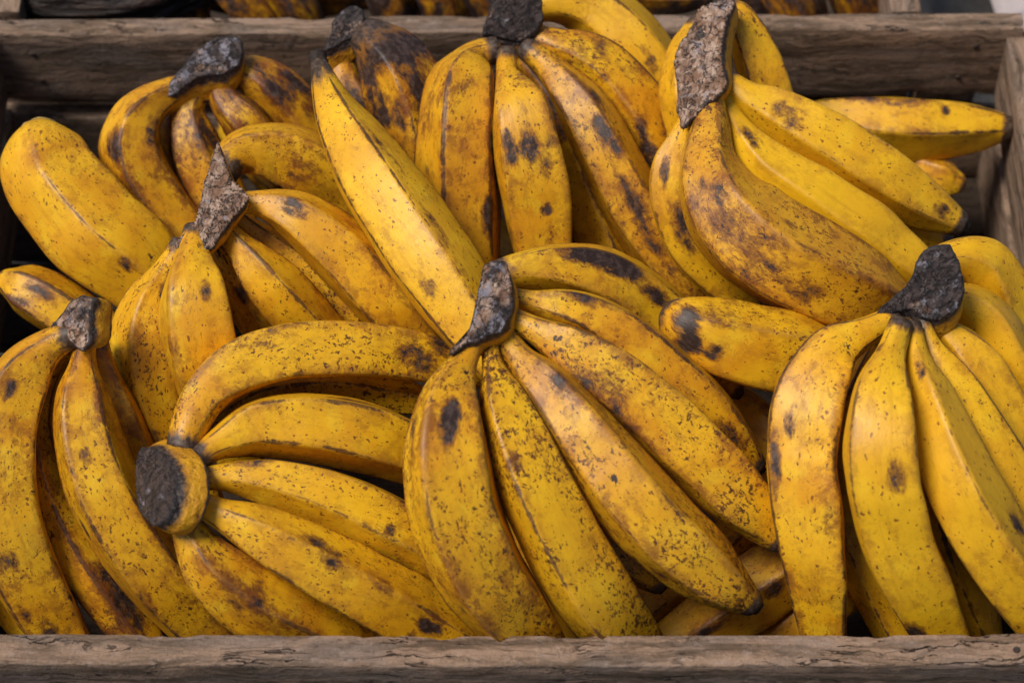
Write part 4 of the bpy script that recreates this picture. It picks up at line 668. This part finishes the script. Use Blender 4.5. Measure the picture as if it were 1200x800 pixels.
    # dried blossom end, a short rough stub
    if not o.get('smooth'):
        a, tt, rr = C[-1], T[-1], R[-1]
        m = 16; rows = []
        ph = np.linspace(0, 2 * np.pi, m, endpoint=False)
        for f, q in ((-.35, .80), (.02, .86), (.10, .80), (.30, .72), (.42, .66), (.36, .42), (.30, .18)):
            jit = 1 + rng.uniform(-.13, .13, m) * (f > .05)
            rows.append(a + tt * rr * f + rr * q * jit[:, None] * (np.cos(ph)[:, None] * N[-1] + np.sin(ph)[:, None] * Bn[-1]) + tt * rng.uniform(-.06, .06, (m, 1)) * rr * (f > .2))
        link_mesh('tip', grid_mesh('tip', np.array(rows) * CM - np.array(base)), M['tip'], ob)
    if o.get('cut') or o.get('dry'):
        a, tt, rr = C[0], -T[0], R[0]
        m = 24; ph = np.linspace(0, 2 * np.pi, m, endpoint=False); rows = []
        stages = ((-.2, .95), (.04, 1.0), (.10, .97), (.12, .80), (.05, .4), (.02, .1)) if o.get('cut') else ((-.9, .9), (0, 1.12), (.5, 1.05), (.9, 1.2), (1.1, 1.1), (.7, .7), (.5, .3))
        for f, q in stages:
            jit = 1 + rng.uniform(-.05, .05, m) if o.get('cut') else 1 + rng.uniform(-.22, .22, m)
            rows.append(a + tt * rr * f + rr * q * np.asarray(jit)[:, None] * (np.cos(ph)[:, None] * N[0] + np.sin(ph)[:, None] * Bn[0])
                        + (0 if o.get('cut') else tt * rng.uniform(-.2, .2, (m, 1)) * rr * (f > 0)))
        link_mesh('cut_end' if o.get('cut') else 'dried_stem', grid_mesh('stem', np.array(rows) * CM - np.array(base)), M['pale' if o.get('cut') else 'tip'], ob)
    return ob

def ring_resample(p, n):
    p = np.array(p, float); q = np.vstack([p[-1], p, p[0], p[1]])
    t = np.linspace(0, len(p), n * 8, endpoint=False); i = np.floor(t).astype(int); f = (t - i)[:, None]
    a, b, c, d = q[i], q[i + 1], q[i + 2], q[(i + 3) % len(q)]
    X = .5 * (2 * b + (c - a) * f + (2 * a - 5 * b + 4 * c - d) * f ** 2 + (3 * b - a - 3 * c + d) * f ** 3)
    X = X * .75 + (b + (c - b) * f) * .25
    al = np.concatenate([[0], np.cumsum(np.linalg.norm(np.diff(np.vstack([X, X[:1]]), axis=0), axis=1))])
    Y = np.vstack([X, X[:1]]); ss = np.linspace(0, al[-1], n, endpoint=False)
    return np.stack([np.interp(ss, al, Y[:, k]) for k in range(3)], 1)
def face_patch(ring, nvec, seed, fib, thick=.25, dome=.12):
    """filled uneven plate following a closed ring, slightly raised corky rim; cm"""
    bm = bmesh.new()
    vs = [bm.verts.new(Vector(p)) for p in ring]
    f = bm.faces.new(vs)
    bmesh.ops.triangulate(bm, faces=[f], ngon_method='BEAUTY')
    for it in range(4):
        es = [e for e in bm.edges if e.calc_length() > .16]
        if not es: break
        bmesh.ops.subdivide_edges(bm, edges=es, cuts=1, use_grid_fill=False)
        bmesh.ops.triangulate(bm, faces=list(bm.faces))
        inner = [v for v in bm.verts if not v.is_boundary]
        for _ in range(2): bmesh.ops.smooth_vert(bm, verts=inner, factor=.5, use_axis_x=True, use_axis_y=True, use_axis_z=True)
    nv = Vector(nvec); R = np.array(ring)
    ax1 = np.linalg.svd(R - R.mean(0))[2][0]; ax2 = np.cross(np.array(nv), ax1)
    bm.normal_update()
    if sum((fc.normal * fc.calc_area() for fc in bm.faces), Vector()).dot(nv) < 0:
        bmesh.ops.reverse_faces(bm, faces=list(bm.faces))
    edge = {}
    for v in bm.verts:
        dd = float(np.min(np.linalg.norm(R - np.array(v.co), axis=1)))
        edge[v.index] = dd
    bm.verts.index_update()
    ed = []
    mv = []
    for v in bm.verts:
        dd = float(np.min(np.linalg.norm(R - np.array(v.co), axis=1))); ed.append(dd)
        q = v.co + Vector((seed * 7.1, seed * 3.3, 0))
        pa, pb = float((np.array(v.co) - R.mean(0)) @ ax1), float((np.array(v.co) - R.mean(0)) @ ax2)
        qf = Vector((pa * .9 + seed * 7, pb * 3.6 + .5 * noise.noise(q * .8), seed))
        amp = .34 + .36 * min(1., fib * 1.6)
        h = dome * (min(dd, .8) / .8) + amp * min(dd, .15) / .15 * (.24 * noise.noise(q * 1.1) + .16 * noise.noise(qf) + .08 * noise.noise(qf * 2.3) + .05 * noise.noise(q * 8)) + .07 * math.exp(-(dd - .12) ** 2 / .01)
        mv.append(nv * h)
    for v, dv_ in zip(bm.verts, mv): v.co += dv_
    # skirt below the rim
    be = [e for e in bm.edges if e.is_boundary]
    ext = bmesh.ops.extrude_edge_only(bm, edges=be)
    nvs = [x for x in ext['geom'] if isinstance(x, bmesh.types.BMVert)]
    for v in nvs: v.co -= nv * thick
    n0 = len(ed); 
    bmesh.ops.recalc_face_normals(bm, faces=list(bm.faces))
    me = bpy.data.meshes.new('cut_face'); bm.to_mesh(me)
    ed = ed + [0] * (len(me.vertices) - len(ed)); bm.free()
    for p_ in me.polygons: p_.use_smooth = True
    me.attributes.new('edge', 'FLOAT', 'POINT').data.foreach_set('value', [max(0, 1 - e / (.30 - .14 * fib)) for e in ed])
    me.attributes.new('gry', 'FLOAT', 'POINT').data.foreach_set('value', [{1: 1., 8: .5, 9: .2, 3: .4}.get(seed, 0.)] * len(me.vertices))
    me.attributes.new('fib', 'FLOAT', 'POINT').data.foreach_set('value', [fib] * len(me.vertices))
    me.attributes.new('seed', 'FLOAT_VECTOR', 'POINT').data.foreach_set('vector', [seed * 11.3, seed * 5.7, seed * 2.9] * len(me.vertices))
    co = np.array([v_.co[:] for v_ in me.vertices]) - R.mean(0)
    fu = np.stack([co @ ax1, co @ ax2, co @ np.array(nv)], 1)
    me.attributes.new('fuv', 'FLOAT_VECTOR', 'POINT').data.foreach_set('vector', fu.astype(np.float32).ravel())
    return me
def scale_mesh(me, base):
    n = len(me.vertices); a = np.zeros(n * 3, np.float32); me.vertices.foreach_get('co', a)
    a = a.reshape(-1, 3) * CM - np.array(base); me.vertices.foreach_set('co', a.astype(np.float32).ravel()); me.update()
def make_crown(h, c, parent, base, seed):
    n = 72
    ring = ring_resample(c['face'], n); cen = ring.mean(0); off = np.array(c['off'])
    U, Sg, Vt = np.linalg.svd(ring - cen); nv = Vt[2]
    if nv @ TOCAM < 0: nv = -nv
    rows = []; seam = []
    nrow = 22
    for i in range(nrow):
        f = i / (nrow - 1)
        sc_ = 1 + (c['sc'] - 1) * f + .10 * math.sin(math.pi * min(1, f)) 
        if f > .8: sc_ *= 1 - .55 * ((f - .8) / .2) ** 2
        # concave outlines round off towards the base
        X = cen + (ring - cen) * sc_ + off * f * 1.08
        if f > 0:
            for _ in range(int(26 * f)):
                X = .25 * np.roll(X, 1, 0) + .5 * X + .25 * np.roll(X, -1, 0)
        nvv = []
        for p_ in X:
            q = Vector(p_) + Vector((seed * 5, 0, 0)); nvv.append(.09 * noise.noise(q * .9) + .05 * noise.noise(q * 2.6))
        dirn = X - X.mean(0); dirn /= np.linalg.norm(dirn, axis=1, keepdims=True) + 1e-6
        X = X + dirn * np.array(nvv)[:, None] * min(1, f * 5)
        rows.append(X); seam.append(np.full(n, max(1 - f / .38, math.exp(-((f - .80) / .06) ** 2) * .95, 0)))
    V = np.array(rows)
    me = grid_mesh('crown', V * CM - np.array(base), attrs=dict(seam=np.array(seam)))
    me.attributes.new('seed', 'FLOAT_VECTOR', 'POINT').data.foreach_set('vector', [seed * 11.3, seed * 5.7, seed * 2.9] * len(me.vertices))
    cr = link_mesh('crown', me, M['crown'], parent)
    for rg in [c['face']] + c.get('scars', []):
        rr = ring_resample(rg, 80); cc = rr.mean(0)
        jit = np.array([1.03 + .06 * noise.noise(Vector(p_) * 1.6 + Vector((seed, 0, 0))) + .05 * noise.noise(Vector(p_) * 4.5) for p_ in rr])
        rr = cc + (rr - cc) * jit[:, None]
        U, Sg, Vt = np.linalg.svd(rr - cc); nn = Vt[2]
        if nn @ TOCAM < 0: nn = -nn
        fm = face_patch(rr + nn * .04, nn, seed, c['fib'], thick=.22 if rg is c['face'] else .9); scale_mesh(fm, base)
        link_mesh('cut_face', fm, M['cut'], cr)
    return cr

HANDS = dict(
    A=('hand of bananas with a blue-grey round cut stalk, nearest the back left corner', 1),
    B=('hand of bananas with a tall pale-brown fibrous stalk, behind the sideways hand', 2),
    C=('hand of speckled bananas hanging down in the front left corner', 3),
    D=('hand of bananas lying sideways with its dark cut stalk facing left', 4),
    F=('shaded blackened hand with a dark hooded stalk against the back board', 5),
    G=('hand with a broad black stalk overlapping the middle of the back board', 6),
    I=('hand with a long pale fibrous stalk rising above the back board at right', 7),
    K=('topmost heavily speckled hand of bananas fanning out in the middle of the crate', 8),
    N=('clean yellow hand with a large black stalk in the front right corner', 9))
for h, (lab, seed) in HANDS.items():
    c = CROWNS[h]
    mem = [k for k, v in BANANAS.items() if v['hand'] == h]
    cen = np.mean([np.array(c['face']).mean(0)], axis=0)
    low = min(min(p[2] - p[3] for p in BANANAS[k]['pts']) for k in mem)
    base = Vector((cen[0] * CM, cen[1] * CM, low * CM))
    root = empty('banana_hand', base); tag(root, lab, 'bananas', 'hands of bananas in the crate')
    for k in mem: make_banana(k, BANANAS[k], root, base)
    make_crown(h, c, root, base, seed)
LOOSE = dict(
    L1='short loose banana with a rounded end poking left under the front left hand',
    L2='fat smooth yellow loose banana with a cut end at the left wall',
    E='long loose banana with a frayed black neck lying across left of centre',
    J='loose banana lying level below the back board in the back right corner',
    J2='small speckled banana end just under the level banana at back right',
    M='banana with a dark crease tucked beneath the clean yellow right hand',
    O1='shaded banana lying low behind the front board between the two big hands',
    O2='dim banana deep under the middle hand, left of the low front one',
    O3='banana at the very bottom beside the front board, under the right hand',
    O4='dark banana deep in the gap between the middle and right hands',
    P1='dim banana glimpsed between the two front fingers of the middle hand',
    P4='dim banana glimpsed low between the two left fingers of the black-stalk hand',
    P8='dim banana glimpsed just behind the tall pale-brown fibrous stalk',
    O8='dark banana at the bottom of the front left corner',
    Q1='blackened shrivelled banana behind the back board at the left',
    Q2='dull brown banana in the rear crate just right of the blackened one',
    Q3='yellow slanting banana in the rear crate, left one above the left hand',
    Q4='yellow slanting banana in the rear crate, right one above the left hand',
    Q5='streaked banana in the rear crate just right of the dark hooded stalk',
    Q6='black-blotched banana in the rear crate, second right of the hooded stalk',
    Q7='banana in the rear crate directly left of the broad black stalk',
    Q8='banana lying level just behind the back board, right of its middle',
    Q9='slim banana in the rear crate just right of the tall pale stalk',
    Q10='broad bright yellow banana in the rear crate, right of the tall stalk',
    Q11='dim banana at the right end of the rear crate',
    Q12='dark low banana lying across the rear crate left of the hooded stalk')
for k, lab in LOOSE.items():
    d = BANANAS[k]; p = np.array(d['pts'])
    j = int(np.argmin(p[:, 2] - p[:, 3])); base = Vector((p[j, 0] * CM, p[j, 1] * CM, (p[j, 2] - p[j, 3]) * CM))
    ob = make_banana(k, d, None, base)
    tag(ob, lab, 'banana', 'bananas in the rear crate' if k[0] == 'Q' else 'loose bananas in the crate')
